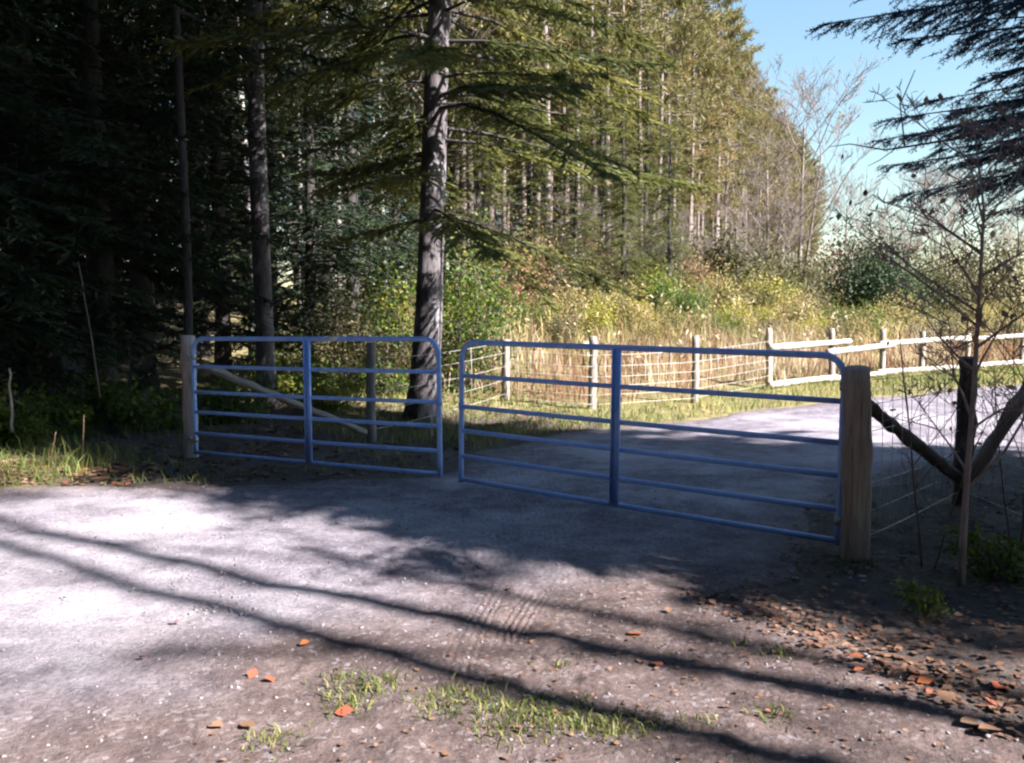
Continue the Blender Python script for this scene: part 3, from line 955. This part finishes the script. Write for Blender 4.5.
LEFT = [(-70, 11.0, 0, 1.0), (28, 12.5, 2, 1.1), (100, 13.2, 1, 1.0), (142, 16.5, 3, 1.0), (48, 17, 1, 1.0), (-30, 15, 3, 1.0), (222, 17.8, 0, .95), (200, 21.5, 1, 1.05),
        (310, 19.0, 2, .95), (352, 22.5, 0, 1.0), (120, 21, 0, 1.0), (20, 22, 3, 1.05), (270, 24, 3, 1.0), (-90, 18, 1, 1.0), (80, 26, 1, 1.0), (170, 27, 0, 1.0),
        (240, 30, 1, 1.0), (330, 29, 2, 1.1), (395, 26, 2, .8), (-20, 29, 0, 1.1), (60, 33, 3, 1.1), (140, 35, 1, 1.1), (-140, 14, 1, 1.0), (-160, 23, 0, 1.1), (-80, 27, 2, 1.2), (-130, 33, 3, 1.1),
        (430, 40, 0, 1.1), (380, 44, 2, 1.3), (480, 46, 1, 1.1), (330, 48, 0, 1.3), (540, 50, 2, 1.3), (250, 50, 2, 1.4), (455, 55, 2, 1.4), (510, 60, 0, 1.3), (590, 62, 2, 1.4), (210, 38, 0, 1.2), (300, 36, 3, 1.1), (10, 40, 1, 1.2), (110, 43, 2, 1.4)]
for i, (px, d, v, s) in enumerate(LEFT):
    lab = {1: 'dark low boughed spruce at the left frame edge behind the short upright stick', 2: 'dark spruce behind the thin leaning stem left of the pale gate post', 3: 'dark spruce trunk just left of the slender trunk at the pale gate post',
           6: 'dark spruce filling the gap between the slender trunk and the straight grey trunk', 8: 'bushy green spruce just right of the straight grey trunk', 9: 'spruce in half light between the two big grey trunks'}.get(i)
    place_tree(T(tS[v], 'dark_bark', 'spruce'), gp(px, d), rng.uniform(0, 6.28), s * rng.uniform(.93, 1.07),
               lab or 'dark spruce standing back in the shaded wood left of the big trunk', group='spruces of the dark wood')
for i, (px, d, v, s_, lb) in enumerate([(575, 27, 2, .52, 'young yellow green spruce right of the drooping boughs'), (622, 29, 0, .5, 'young sunlit spruce above the second fence post'), (668, 31, 2, .55, 'young sunlit spruce left of the large olive shrub'),
                                   (600, 33, 1, .62, 'taller sunlit spruce among the first pine stems'), (530, 28, 0, .6, 'sunlit spruce behind the tips of the big trunk boughs'), (645, 36, 1, .62, 'pale green spruce half hidden by the pine stems'), (480, 30, 2, .75, 'light green spruce just right of the big trunk, farther back')]):
    place_tree(T(tS[v], 'dark_bark', 'sunlit_spruce'), gp(px, d), i * 1.1, s_, lb, group='young conifers before the pines')
# pale birch stems far in the wood
bt = bare(51, 11, .085, .45, 3, (4, 6), 1500, .14, first=.3)
for i, (px, d) in enumerate([(300, 27), (252, 21), (78, 20), (322, 33), (430, 30), (150, 30), (372, 31), (205, 33), (340, 26), (385, 29)]):
    place_tree([('trunk', bt['trunk'], 'birch'), ('branches', bt['branches'], 'pale_twig'), ('leaves', bt['leaves'], ('leaf_yellow', 'leaf_olive', 'leaf_orange', 'leaf_green')[i % 4])], gp(px, d), i * 1.7, rng.uniform(.9, 1.2),
               'pale birch stem glimpsed between the spruces', group='birches in the wood', name='birch_tree')

# pine plantation behind the meadow
PL = []
d0 = np.array([26, 61.0]); d0 /= np.linalg.norm(d0); nrm = np.array([-d0[1], d0[0]])
for row in range(6):
    for k in range(52):
        p = np.array([3.0, 33.0]) + d0 * (k * 2.15) + nrm * row * 2.9 + rng.normal(size=2) * .35
        if row > 2 and k > 16: continue
        if row > 0 and k > 30 and rng.rand() < .4: continue
        PL.append(p)
for row in range(3):
    for k in range(9):
        PL.append(np.array([1.5 - k * 2.5, 30.5 + row * 3 + k * .3]) + rng.normal(size=2) * .4)
for i, p in enumerate(PL):
    v = rng.randint(0, 4)
    place_tree(T(tPine[v], 'pine_bark', 'pine'), (p[0], p[1], h1(p[0], p[1])), rng.uniform(0, 6.28), rng.uniform(.88, 1.08),
               'slim tall pine with bare lower stem in the sunlit plantation behind the meadow', group='plantation pines', name='pine_tree')

# bare trees beside the camera, at the end of the plantation and far off
bA = bare(61, 7.5, .10, .5, 4, (3, 5), 160, .1, stems=2, minr=.010)
bS = bare(63, 7.5, .07, .5, 3, (3, 5), 80, .1, stems=1, minr=.008)
bB = bare(62, 6.0, .08, .55, 4, (3, 5), 120, .1, stems=3, minr=.010)
for x, y, r_, s_ in ((11.9, -2.45, 0, 1.6),):
    place_tree([('trunk', bS['trunk'], 'twig'), ('branches', bS['branches'], 'twig'), ('leaves', bS['leaves'], 'leaf_orange')], (x, y, h1(x, y)), r_, s_, 'leafless tree outside the frame on the sunny side of the drive', group='bare trees outside the frame', name='bare_tree')
place_tree([('trunk', bA['trunk'], 'pale_twig'), ('branches', bA['branches'], 'pale_twig'), ('leaves', bA['leaves'], 'leaf_orange')], gp(797, 42), 0, 1.1, 'tall leafless tree with pinkish twigs at the end of the pines', name='bare_tree')
place_tree([('trunk', bB['trunk'], 'pale_twig'), ('branches', bB['branches'], 'pale_twig'), ('leaves', bB['leaves'], 'leaf_orange')], gp(765, 40), 1, 1.0, 'smaller leafless tree just left of the tall pinkish one', name='bare_tree')
for i, (px, d, s) in enumerate([(842, 90, 1.3), (868, 84, 1.2), (905, 95, 1.5), (938, 88, 1.3), (965, 96, 1.6), (1000, 90, 1.4), (1035, 86, 1.5), (885, 110, 1.5), (1060, 80, 1.3)]):
    b_ = (bA, bB)[i % 2]
    place_tree([('trunk', b_['trunk'], 'twig'), ('branches', b_['branches'], 'pale_twig'), ('leaves', b_['leaves'], 'leaf_pink')], gp(px, d), i, s, 'distant leafless tree low on the skyline right of the pines', group='far bare trees', name='bare_tree')

for i, (px, d, s_) in enumerate([(575, 30, .5), (628, 31, .42), (680, 32, .5), (735, 36, .55), (500, 28, .5), (780, 40, .65)]):
    place_tree([('trunk', bB['trunk'], 'pale_twig'), ('branches', bB['branches'], 'pale_twig'), ('leaves', bB['leaves'], ('leaf_orange', 'leaf_olive', 'leaf_pink')[i % 3])], gp(px, d), i * 1.9, s_,
               'twiggy bare brush in front of the pine stems', 'shrub', 'bare brush before the pines', 'bare_shrub')
for i, (px, d) in enumerate([(560, 92), (595, 98), (628, 100), (650, 108), (575, 112), (612, 118), (680, 125), (645, 128), (540, 105), (705, 135)]):
    place_tree(T(tD[i % 2], 'dark_bark', 'spruce'), gp(px, d), i * 2.3, 1.0, 'far dark spruce glimpsed between the pine stems', group='far spruces behind the pines')

# shrubs
sh = {k: shrub(*a) for k, a in {
    'olive': (71, 1.9, 1.6, 1.7, 4200, .16, 22), 'small': (72, .8, .8, .75, 3600, .075, 16), 'dark': (73, 1.7, 1.5, 2.0, 13000, .11, 30), 'tall': (74, 1.1, 1.0, 1.9, 4200, .095, 20), 'fern': (75, .6, .6, .5, 900, .10, 10)}.items()}
def put_shrub(kind, px, d, mat, label, s=1.0, group=None, rz=0, cat='shrub', name='shrub'):
    place_tree([('stems', sh[kind][0], 'twig'), ('leaves', sh[kind][1], mat)], gp(px, d), rz, s, label, cat, group, name)
CN = {'leaf_green': 'green', 'weed': 'straw green', 'leaf_olive': 'olive brown', 'leaf_yellow': 'yellow', 'leaf_orange': 'rusty orange'}
MT = [('leaf_green', 'weed', 'leaf_olive', 'weed', 'leaf_green', 'leaf_olive', 'leaf_yellow', 'weed')[(i * 5) % 8] for i in range(60)]
for i, (px, d, k_, mt, s_) in enumerate([(540, 29, 'tall', 'leaf_olive', 1.0), (590, 31, 'tall', 'weed', 1.0), (615, 30, 'tall', 'leaf_olive', .85), (640, 33, 'tall', 'leaf_green', 1.0), (668, 34, 'tall', 'leaf_olive', 1.1), (722, 37, 'tall', 'weed', 1.0), (770, 39, 'tall', 'leaf_olive', 1.1), (800, 41, 'olive', 'leaf_olive', .9), (565, 33, 'tall', 'leaf_orange', 1.0), (690, 33, 'tall', 'leaf_orange', .8)]):
    put_shrub(k_, px, d, mt, '%s leafed bush in the thicket along the foot of the pines' % CN[mt], s_, 'thicket below the pines, ' + CN[mt], i * 1.3)
put_shrub('olive', 700, 36, 'leaf_olive', 'large olive brown shrub in front of the pine stems', 1.25)
put_shrub('olive', 655, 34, 'leaf_olive', 'olive shrub left of the large one under the pines', 1.0, rz=2)
put_shrub('olive', 748, 38, 'leaf_olive', 'olive shrub right of the large one below the bare tree', 1.0, rz=4)
put_shrub('dark', 866, 36, 'leaf_dark', 'dark green rounded bush on the meadow skyline', 1.35)
put_shrub('dark', 930, 39, 'leaf_olive', 'dull green bush behind the sapling twigs', 1.1, rz=1)
put_shrub('olive', 850, 47, 'leaf_pink', 'russet shrub rising behind the dark green bush', 1.35)
put_shrub('olive', 985, 46, 'leaf_olive', 'olive brown shrub at the far right behind the rails', 1.4, rz=3)
put_shrub('small', 642, 25.5, 'leaf_yellow', 'small yellow bush above the left end of the red weeds', .62)
put_shrub('small', 738, 26.5, 'leaf_yellow', 'bright yellow green bush in the middle of the meadow', .8, rz=1)
put_shrub('small', 760, 27.5, 'leaf_yellow', 'dimmer yellow bush just right of the bright one', .7, rz=3)
for i, (px, d, s) in enumerate([(560, 27, 1.0), (600, 29, 1.0), (690, 28, .9), (790, 28, 1.0), (830, 29, .9), (890, 30, 1.0), (660, 31, 1.1), (720, 32, 1.0), (780, 33, 1.1), (940, 30, .9), (1000, 31, 1.0), (575, 24, .9), (620, 26, .8), (700, 24.5, .6), (810, 26, .7), (850, 27.5, .8), (650, 28, 1.2), (750, 30, 1.2), (815, 32, 1.2), (905, 33, 1.2), (540, 23, .8), (970, 29, .8), (590, 22.5, .8), (665, 23.5, .7), (725, 23.8, .75), (775, 24.5, .8), (840, 25.5, .8), (615, 24, 1.0), (680, 26, 1.1), (710, 29, 1.3), (770, 31, 1.3), (800, 29.5, 1.1), (870, 29, 1.0), (925, 28, .9), (560, 21, .7), (645, 21.5, .55), (755, 22.6, .55), (820, 23.6, .55)]):
    put_shrub('small', px, d, MT[i], 'low %s bush among the weeds of the meadow bank' % CN[MT[i]], s, 'meadow bushes, ' + CN[MT[i]], i)
put_shrub('tall', 455, 17.5, 'leaf_green', 'green leafy young tree just right of the big spruce trunk', 1.0, cat='shrub')
put_shrub('tall', 478, 21.0, 'leaf_green', 'taller green leafy shrub behind the first fence post', 1.2, rz=2)
put_shrub('tall', 520, 25.0, 'leaf_orange', 'orange brown leafed shrub under the drooping boughs', .95, rz=1)
put_shrub('tall', 395, 19, 'leaf_green', 'green leafy shrub left of the big spruce trunk', 1.0, rz=3)
put_shrub('tall', 555, 27, 'leaf_olive', 'olive leafed shrub beneath the bough tips', 1.1, rz=4)
put_shrub('tall', 345, 17.5, 'leaf_olive', 'olive understory shrub behind the slanting grey rail', .8, rz=5)
for i, (px, d, s) in enumerate([(60, 11.3, .8), (150, 12, .9), (230, 13, 1.0), (300, 15.5, 1.0), (330, 14.5, .8), (20, 10.6, .7), (110, 12.6, .9), (390, 16.5, .9), (275, 17.5, 1.1), (-30, 10.5, .9)]):
    put_shrub('fern', px, d, 'leaf_green', 'low dark undergrowth plant on the shaded wood floor', s, 'undergrowth plants', i, 'plant', 'undergrowth_plant')
put_shrub('fern', 1003, 5.25, 'leaf_green', 'low green leafy plant in shade right of the sapling foot', .42, cat='plant', name='leafy_plant')
put_shrub('fern', 934, 4.5, 'leaf_green', 'small green weed on the leaf bank below the sapling', .22, cat='plant', name='leafy_plant')

# ------------------------------------------------------------------ bare sapling in the right foreground and thin sticks
SB = np.array(gp(962, 5.0))
sp = bare(84, 2.3, .024, 1.1, 3, (6, 8), 80, .06, stems=1, minr=.0028, first=.3, shrink=(.32, .55),
          path=[W(960, 605, 5.0) - SB, W(963, 540, 5.0) - SB, W(967, 480, 5.0) - SB, W(973, 400, 5.02) - SB, W(979, 300, 5.05) - SB, W(984, 210, 5.05) - SB, W(974, 128, 5.0) - SB])
place_tree([('trunk', sp['trunk'], 'grey_twig'), ('branches', sp['branches'], 'grey_twig'), ('leaves', sp['leaves'], 'straw')], gp(962, 5.0), 0, 1.0, 'leafless sapling with a few pale leaves in front of the dark post', 'sapling', None, 'sapling')
sp2 = bare(82, 1.9, .009, .6, 3, (3, 4), 10, .045, stems=2, minr=.0018, first=.35, shrink=(.42, .62))
place_tree([('trunk', sp2['trunk'], 'twig'), ('branches', sp2['branches'], 'twig'), ('leaves', sp2['leaves'], 'leaf_orange')], gp(930, 5.5), 2, .85, 'thin leafless shoot between the tan post and the sapling', 'sapling', None, 'sapling')
place_tree([('trunk', sp2['trunk'], 'twig'), ('branches', sp2['branches'], 'twig'), ('leaves', sp2['leaves'], 'leaf_orange')], gp(1025, 5.3), 4, 1.1, 'thin leafless shoot at the frame edge right of the sapling', 'sapling', None, 'sapling')


def stick(pts, r, mat, label, leaves=None):
    g = Geo(); p = np.array(pts); o = p[0].copy()
    rs = RS(int(abs(pts[0][0]) * 1000))
    t = np.linspace(0, 1, 9); tt = np.linspace(0, 1, len(p))
    q = np.stack([np.interp(t, tt, p[:, j]) for j in range(3)], 1) - o
    q[1:-1] += rs.normal(size=(7, 3)) * r * .25
    g.tube(q, np.linspace(r, r * .5, 9), 6)
    if leaves is None:
        ob = link('bare_stick', g.mesh('bare_stick', True), M[mat], None, o)
        return tag(ob, label, 'stick', 'thin sticks at the wood edge')


stick([W(100, 398, 11.0), W(92, 340, 11.0), W(78, 262, 11.0)], .013, 'twig', 'thin pale stem leaning left in front of the dark wood')
stick([W(12, 432, 10.2), W(9, 368, 10.2)], .022, 'post_tan', 'short upright stick in the grass at the left frame edge')
stick([W(50, 462, 9.0), W(56, 432, 9.0)], .008, 'straw', 'short dry stalk in the sunny grass by the drive')
stick([W(82, 470, 9.2), W(84, 415, 9.2)], .008, 'straw', 'taller dry stalk between the sunny grass and the gate post')

# leafy twig hanging against the sky
tw = empty('hanging_twig', W(912, 146, 6.2))
g = Geo(); o = W(912, 146, 6.2)
g.tube(np.array([W(1010, 120, 6.2), W(960, 138, 6.2), W(912, 146, 6.2), W(885, 150, 6.2), W(850, 144, 6.2), W(828, 147, 6.2)]) - o, [.012, .01, .008, .006, .004, .002], 5)
g.tube(np.array([W(895, 149, 6.2), W(880, 160, 6.2), W(868, 166, 6.2)]) - o, [.004, .003, .002], 4)
g.tube(np.array([W(905, 147, 6.2), W(900, 105, 6.3), W(915, 70, 6.4)]) - o, [.006, .005, .003], 4)
link('twig', g.mesh('twig', True), M['twig'], tw)
rs = RS(5)
for px, py in ((843, 153), (866, 189), (851, 199)):
    g = Geo()
    p = W(px, py, 6.2) - o
    top = W(px + 1, 147 if px != 866 else 166, 6.2) - o
    g.tube([top, p], [.001, .001], 3)
    g.rhombi(np.array([p, p]), np.array([[.1, .1, -1], [-.15, .2, -1.0]]), .055, .034, rs, .3, 0)
    link('leaf', g.mesh('twig_leaf'), M['litter'], tw)
tag(tw, 'thin bare twig with hanging leaves against the bright sky', 'twig')

# ------------------------------------------------------------------ grass, weeds, litter, stones
def scatter(n, x0, x1, y0, y1, rs, keep):
    x = rs.uniform(x0, x1, n); y = rs.uniform(y0, y1, n)
    k = keep(x, y)
    return x[k], y[k]


def blade_object(name, x, y, h, w, mat, label, cat, rs, tint, lean=(.1, .7)):
    g = Geo(); n = len(x)
    b_ = np.stack([x, y, surf(x, y) - .01], 1)
    g.blades(b_, h, w, rs.uniform(*lean, n), rs.uniform(0, 6.283, n), rs, tint)
    o = link(name, g.mesh(name), M[mat])
    return tag(o, label, cat, None, 'stuff')


def infr(x, y, m=.25):
    return np.abs(x) < (.59 + m) * np.abs(y) + 1


rs = RS(101)
# meadow behind the fence: red brown weeds near the fence, straw and green further back
fx = np.array([xy(p, d)[0] for p, d, _ in BF]); fy = np.array([d for _, d, _ in BF])
fence_y = lambda x: np.interp(x, np.concatenate([[-6], fx, [30]]), np.concatenate([[18.5], fy, [31]]))
x, y = scatter(60000, -5, 28, 15, 34, rs, lambda x, y: (y > fence_y(x) + .25 + .5 * (rng.rand(len(x)))) & infr(x, y) & (rng.rand(len(x)) < (np.exp(-((y - fence_y(x)) / 4.0) ** 2) * 1.3 + .06) * sstep(-.55, .1, fbm(x * 1.1, y * 1.1, 23, 3))) & (x + .3 * y > 2.5))
pt = fbm(x * .7, y * .7, 7, 3)
dy = y - fence_y(x)
hh = rs.uniform(.35, 1.0, len(x)) * (1 + .7 * pt) * (.75 + .25 * sstep(0, 2, dy))
blade_object('meadow_weeds', x, y, hh, rs.uniform(.010, .022, len(x)), 'straw', 'tall red brown and straw coloured weeds behind the wire fence', 'weeds', rs,
             np.clip(.25 + 1.0 * pt + .2 * rs.normal(size=len(x)) + .02 * dy, 0, 1), (.05, .75))
x, y = scatter(46000, -4, 40, 18, 46, rs, lambda x, y: (y > fence_y(x) + 3.0) & infr(x, y) & (rng.rand(len(x)) < .8))
pt = fbm(x * .4, y * .4, 8, 3)
blade_object('meadow_growth', x, y, rs.uniform(.3, .85, len(x)) * (1 + .9 * pt), rs.uniform(.025, .055, len(x)), 'weed', 'green and yellow tangled growth rising to the shrubs', 'weeds', rs,
             np.clip(.42 + .9 * pt + .2 * rs.normal(size=len(x)), 0, 1), (.1, .7))
# pale seed heads over the weeds
x, y = scatter(800, -3, 24, 15, 28, rs, lambda x, y: (y > fence_y(x) + .5) & infr(x, y) & (fbm(x * .7, y * .7, 12, 3) > -.05))
g = Geo()
for k in range(4):
    b_ = np.stack([x, y, surf(x, y) + rs.uniform(.6, 1.15, len(x))], 1) + rs.normal(size=(len(x), 3)) * .05
    g.rhombi(b_, rs.normal(size=(len(x), 3)) + [0, 0, .6], rs.uniform(.08, .18, len(x)), .05, rs, rs.uniform(.4, 1, len(x)), .2)
tag(link('seed_heads', g.mesh('seed_heads'), M['straw']), 'pale fluffy seed heads scattered over the meadow weeds', 'weeds', None, 'stuff')
# green verge between road and back fence
x, y = scatter(90000, -3, 26, 10, 30, rs, lambda x, y: (y < fence_y(x) + .4) & (road_sd(x, y) < .12) & (y > 10.3 + .55 * np.abs(x)) & infr(x, y))
pt = fbm(x * .9, y * .9, 14, 3)
blade_object('verge_grass', x, y, rs.uniform(.06, .22, len(x)) * (1 + .5 * pt), rs.uniform(.008, .02, len(x)), 'grass', 'short sunlit grass between the gravel and the back fence', 'grass', rs,
             np.clip(.62 + .9 * pt + .18 * rs.normal(size=len(x)), 0, 1), (.2, .9))
# left verge and wood floor
x, y = scatter(26000, -11, -1, 7.6, 13, rs, lambda x, y: (road_sd(x, y) < .05) & infr(x, y) & (rng.rand(len(x)) < np.where(y < 10.2, .9, .25) * np.where(x < -4.2, .7, .3) * sstep(-.4, .3, fbm(x * 1.5, y * 1.5, 27, 3))))
pt = fbm(x * 1.1, y * 1.1, 16, 3)
blade_object('wood_edge_grass', x, y, rs.uniform(.06, .3, len(x)) * (1 + .8 * pt) * np.where(x < -4, 1.3, .8), rs.uniform(.006, .014, len(x)), 'grass', 'tufty grass along the wood edge left of the gate', 'grass', rs,
             np.clip(.6 + .8 * pt + .2 * rs.normal(size=len(x)), 0, 1), (.2, .9))
# tufts on the drive in the foreground
TUFT = [(355, 705, .16, 150), (345, 722, .09, 60), (385, 694, .07, 50), (455, 712, .16, 160), (490, 722, .2, 230), (540, 728, .18, 200), (590, 738, .16, 170), (612, 748, .1, 80), (510, 745, .15, 120),
        (268, 757, .12, 70), (560, 676, .07, 30), (746, 655, .04, 18), (700, 740, .12, 40), (790, 668, .08, 30), (780, 735, .1, 40), (330, 690, .06, 30), (430, 725, .08, 50), (640, 742, .12, 60), (846, 566, .07, 40), (872, 566, .07, 40), (858, 574, .09, 30), (925, 600, .1, 30), (975, 590, .12, 40)]
tx, ty = [], []
for px, py, sp_, n in TUFT:
    d = CAMH * FPX / (py - HORIZON)
    c = ((px - CXP) * d / FPX, d)
    n = int(n * 1.3)
    tx.append(c[0] + rs.normal(size=n) * sp_ * .6); ty.append(c[1] + rs.normal(size=n) * sp_ * .45)
tx = np.concatenate(tx); ty = np.concatenate(ty)
blade_object('drive_grass', tx, ty, rs.uniform(.015, .075, len(tx)), rs.uniform(.004, .009, len(tx)), 'grass', 'green grass tufts sprouting in the foreground dirt', 'grass', rs, np.clip(rs.normal(.5, .3, len(tx)), 0, 1), (.3, 1.2))


def leaf_mesh_arrays(x, y, z, size, rs, tint):
    """curled leaves of two folded halves, lying on the ground"""
    n = len(x)
    a = rs.uniform(0, 6.283, n)
    d = np.stack([np.cos(a), np.sin(a), rs.normal(size=n) * .16], 1)
    s_ = np.stack([-np.sin(a), np.cos(a), rs.normal(size=n) * .18], 1)
    c = np.stack([x, y, z], 1); L = size[:, None]
    fold = np.array([0, 0, 1.0]) * (size * rs.uniform(.0, .15, n))[:, None]
    V = np.stack([c - d * L * .5, c - d * L * .05 + s_ * L * .38 + fold, c + d * L * .55, c - d * L * .05 - s_ * L * .38 + fold,
                  c + d * L * .28 + s_ * L * .26 + fold * .8, c + d * L * .28 - s_ * L * .26 + fold * .8], 1).reshape(-1, 3)
    o = np.arange(n)[:, None] * 6
    Tn = np.concatenate([o + np.array([[0, 2, 1]]), o + np.array([[1, 2, 4]]), o + np.array([[0, 3, 2]]), o + np.array([[3, 5, 2]])])
    return V, Tn, np.repeat(tint, 6)


def litter_obj(name, x, y, lo, hi, label, tint, rs):
    size = rs.uniform(lo, hi, len(x))
    V, Tn, t = leaf_mesh_arrays(x, y, surf(x, y) + .006 + rs.uniform(0, .010, len(x)), size, rs, tint)
    o = link(name, mesh_np(name, V, None, Tn, t), M['litter'])
    return tag(o, label, 'leaves', None, 'stuff')


# bank right of the drive, with a denser drift along the soil edge
dr = np.array([(1.1, 5.0), (1.35, 4.55), (1.6, 4.1), (1.85, 3.6), (1.95, 3.3)])
x, y = scatter(13000, .2, 6, 2.4, 9.5, rs, lambda x, y: (road_sd(x, y) < .25) & infr(x, y) & (fbm(x * 1.6, y * 1.6, 18, 3) + rng.rand(len(x)) * .6 > .1))
k = 520; i = rs.randint(0, 400, k) / 400.0 * 4
x = np.concatenate([x, np.interp(i, range(5), dr[:, 0]) + rs.normal(size=k) * .11]); y = np.concatenate([y, np.interp(i, range(5), dr[:, 1]) + rs.normal(size=k) * .12])
litter_obj('leaf_litter', x, y, .014, .052, 'brown fallen leaves drifted over the dark bank right of the drive', np.clip(rs.beta(1.6, 2.0, len(x)) * .9 + (rs.rand(len(x)) < .04) * .3, 0, 1), rs)
x, y = scatter(3400, -1.2, 2.4, 2.5, 5.3, rs, lambda x, y: (road_sd(x, y) > .1) & (rng.rand(len(x)) < .35 * sstep(-.3, 1.3, x * .75 + (4.6 - y) * .7 + .8 * fbm(x * 2, y * 2, 19, 3))))
litter_obj('scattered_leaf_litter', x, y, .010, .034, 'leaf fragments scattered over the foreground dirt', np.clip(rs.beta(1.8, 1.6, len(x)) * .9, 0, 1), rs)
x, y = scatter(9000, -13, 1, 8, 17, rs, lambda x, y: (road_sd(x, y) < -.05) & infr(x, y))
litter_obj('wood_floor_litter', x, y, .05, .1, 'dull fallen leaves on the floor of the dark wood', np.clip(rs.beta(1.6, 2.2, len(x)) * .85 + (rs.rand(len(x)) < .05) * .3, 0, 1), rs)
x, y = scatter(700, -7, -3.6, 8.1, 9.2, rs, lambda x, y: (road_sd(x, y) < .1))
litter_obj('verge_leaf_litter', x, y, .05, .1, 'orange brown leaves in the sunny grass strip at the left', np.clip(rs.normal(.6, .25, len(x)), 0, 1), rs)

# single leaves one can point at
LV = [(168, 634, .08, .93, 'rust red'), (300, 655, .07, 1.0, 'orange'), (246, 688, .085, .93, 'red'), (264, 693, .085, .95, 'orange red'), (134, 668, .07, .9, 'pinkish red'), (206, 744, .1, .72, 'pale tan'), (240, 742, .1, .62, 'tan'),
      (340, 727, .1, .93, 'salmon red'), (638, 645, .13, .97, 'orange'), (660, 676, .1, .93, 'bright red'), (548, 634, .06, .7, 'pale'), (510, 596, .07, .75, 'pale tan'), (630, 606, .06, .7, 'pale'),
      (672, 620, .07, .65, 'tan'), (867, 690, .07, .97, 'orange'), (927, 692, .09, .95, 'orange red'), (935, 700, .1, .98, 'orange'), (1012, 710, .12, .94, 'red'), (885, 642, .09, .7, 'pale pink'),
      (803, 608, .06, .8, 'pale'), (960, 722, .12, .66, 'tan'), (985, 745, .13, .7, 'pale tan'), (1005, 755, .13, .6, 'brown'), (830, 660, .09, .63, 'tan'), (865, 675, .1, .97, 'orange tan'), (770, 642, .06, .93, 'red')]
for i, (px, py, s, t, cn) in enumerate(LV):
    d = CAMH * FPX / (py - HORIZON); x = (px - CXP) * d / FPX
    z = float(surf(np.array([x]), np.array([d]))[0])
    V, Tn, tt = leaf_mesh_arrays(np.array([0.]), np.array([0.]), np.array([.016]), np.array([s * .75]), RS(200 + i), np.array([t]))
    o = link('fallen_leaf', mesh_np('fallen_leaf', V, None, Tn, tt), M['litter'], None, (x, d, z))
    where = ('on the bare gravel at lower left' if px < 420 else 'on the soil in the middle foreground' if px < 760 else 'on the leaf bank at lower right')
    tag(o, 'single %s fallen leaf %s' % (cn, where), 'leaf', 'single fallen leaves, %s, %s' % (cn, where))

# stones
ico_v = np.array([(0, 0, 1), (.894, 0, .447), (.276, .851, .447), (-.724, .526, .447), (-.724, -.526, .447), (.276, -.851, .447), (.724, .526, -.447), (-.276, .851, -.447), (-.894, 0, -.447), (-.276, -.851, -.447), (.724, -.526, -.447), (0, 0, -1)])
ico_f = np.array([(0, 1, 2), (0, 2, 3), (0, 3, 4), (0, 4, 5), (0, 5, 1), (1, 6, 2), (2, 7, 3), (3, 8, 4), (4, 9, 5), (5, 10, 1), (2, 6, 7), (3, 7, 8), (4, 8, 9), (5, 9, 10), (1, 10, 6), (11, 7, 6), (11, 8, 7), (11, 9, 8), (11, 10, 9), (11, 6, 10)])


def stones(name, x, y, lo, hi, label, rs):
    n = len(x)
    s = lo * (hi / lo) ** (rs.rand(n) ** 2.2)
    V = ico_v[None] * (1 + .25 * rs.normal(size=(n, 12, 1))) * (s[:, None, None] * .5) * np.stack([rs.uniform(.7, 1.3, n), rs.uniform(.7, 1.3, n), rs.uniform(.4, .8, n)], 1)[:, None, :]
    V = V + np.stack([x, y, surf(x, y) + s * .08], 1)[:, None, :]
    Fq = ico_f[None] + (np.arange(n) * 12)[:, None, None]
    o = link(name, mesh_np(name, V.reshape(-1, 3), None, Fq.reshape(-1, 3), np.repeat(rs.rand(n), 12)), M['stone'])
    return tag(o, label, 'gravel', None, 'stuff')


x, y = scatter(9500, -4.5, 2.2, 2.4, 8.5, rs, lambda x, y: (road_sd(x, y) > .1) & infr(x, y, .05))
stones('loose_gravel', x, y, .004, .020, 'small loose stones strewn over the gravel drive', rs)
x, y = scatter(420, 1.2, 4.5, 2.5, 6.5, rs, lambda x, y: (road_sd(x, y) < .2) & infr(x, y, .05))
stones('bank_stones', x, y, .010, .055, 'grey stones and clods in the dark bank at the right', rs)
c = np.array([(-1.58, 4.6)]) + rs.normal(size=(60, 2)) * [.11, .06]
stones('gravel_heap', c[:, 0], c[:, 1], .012, .04, 'small patch of pale pebbles on the drive at lower left', rs)
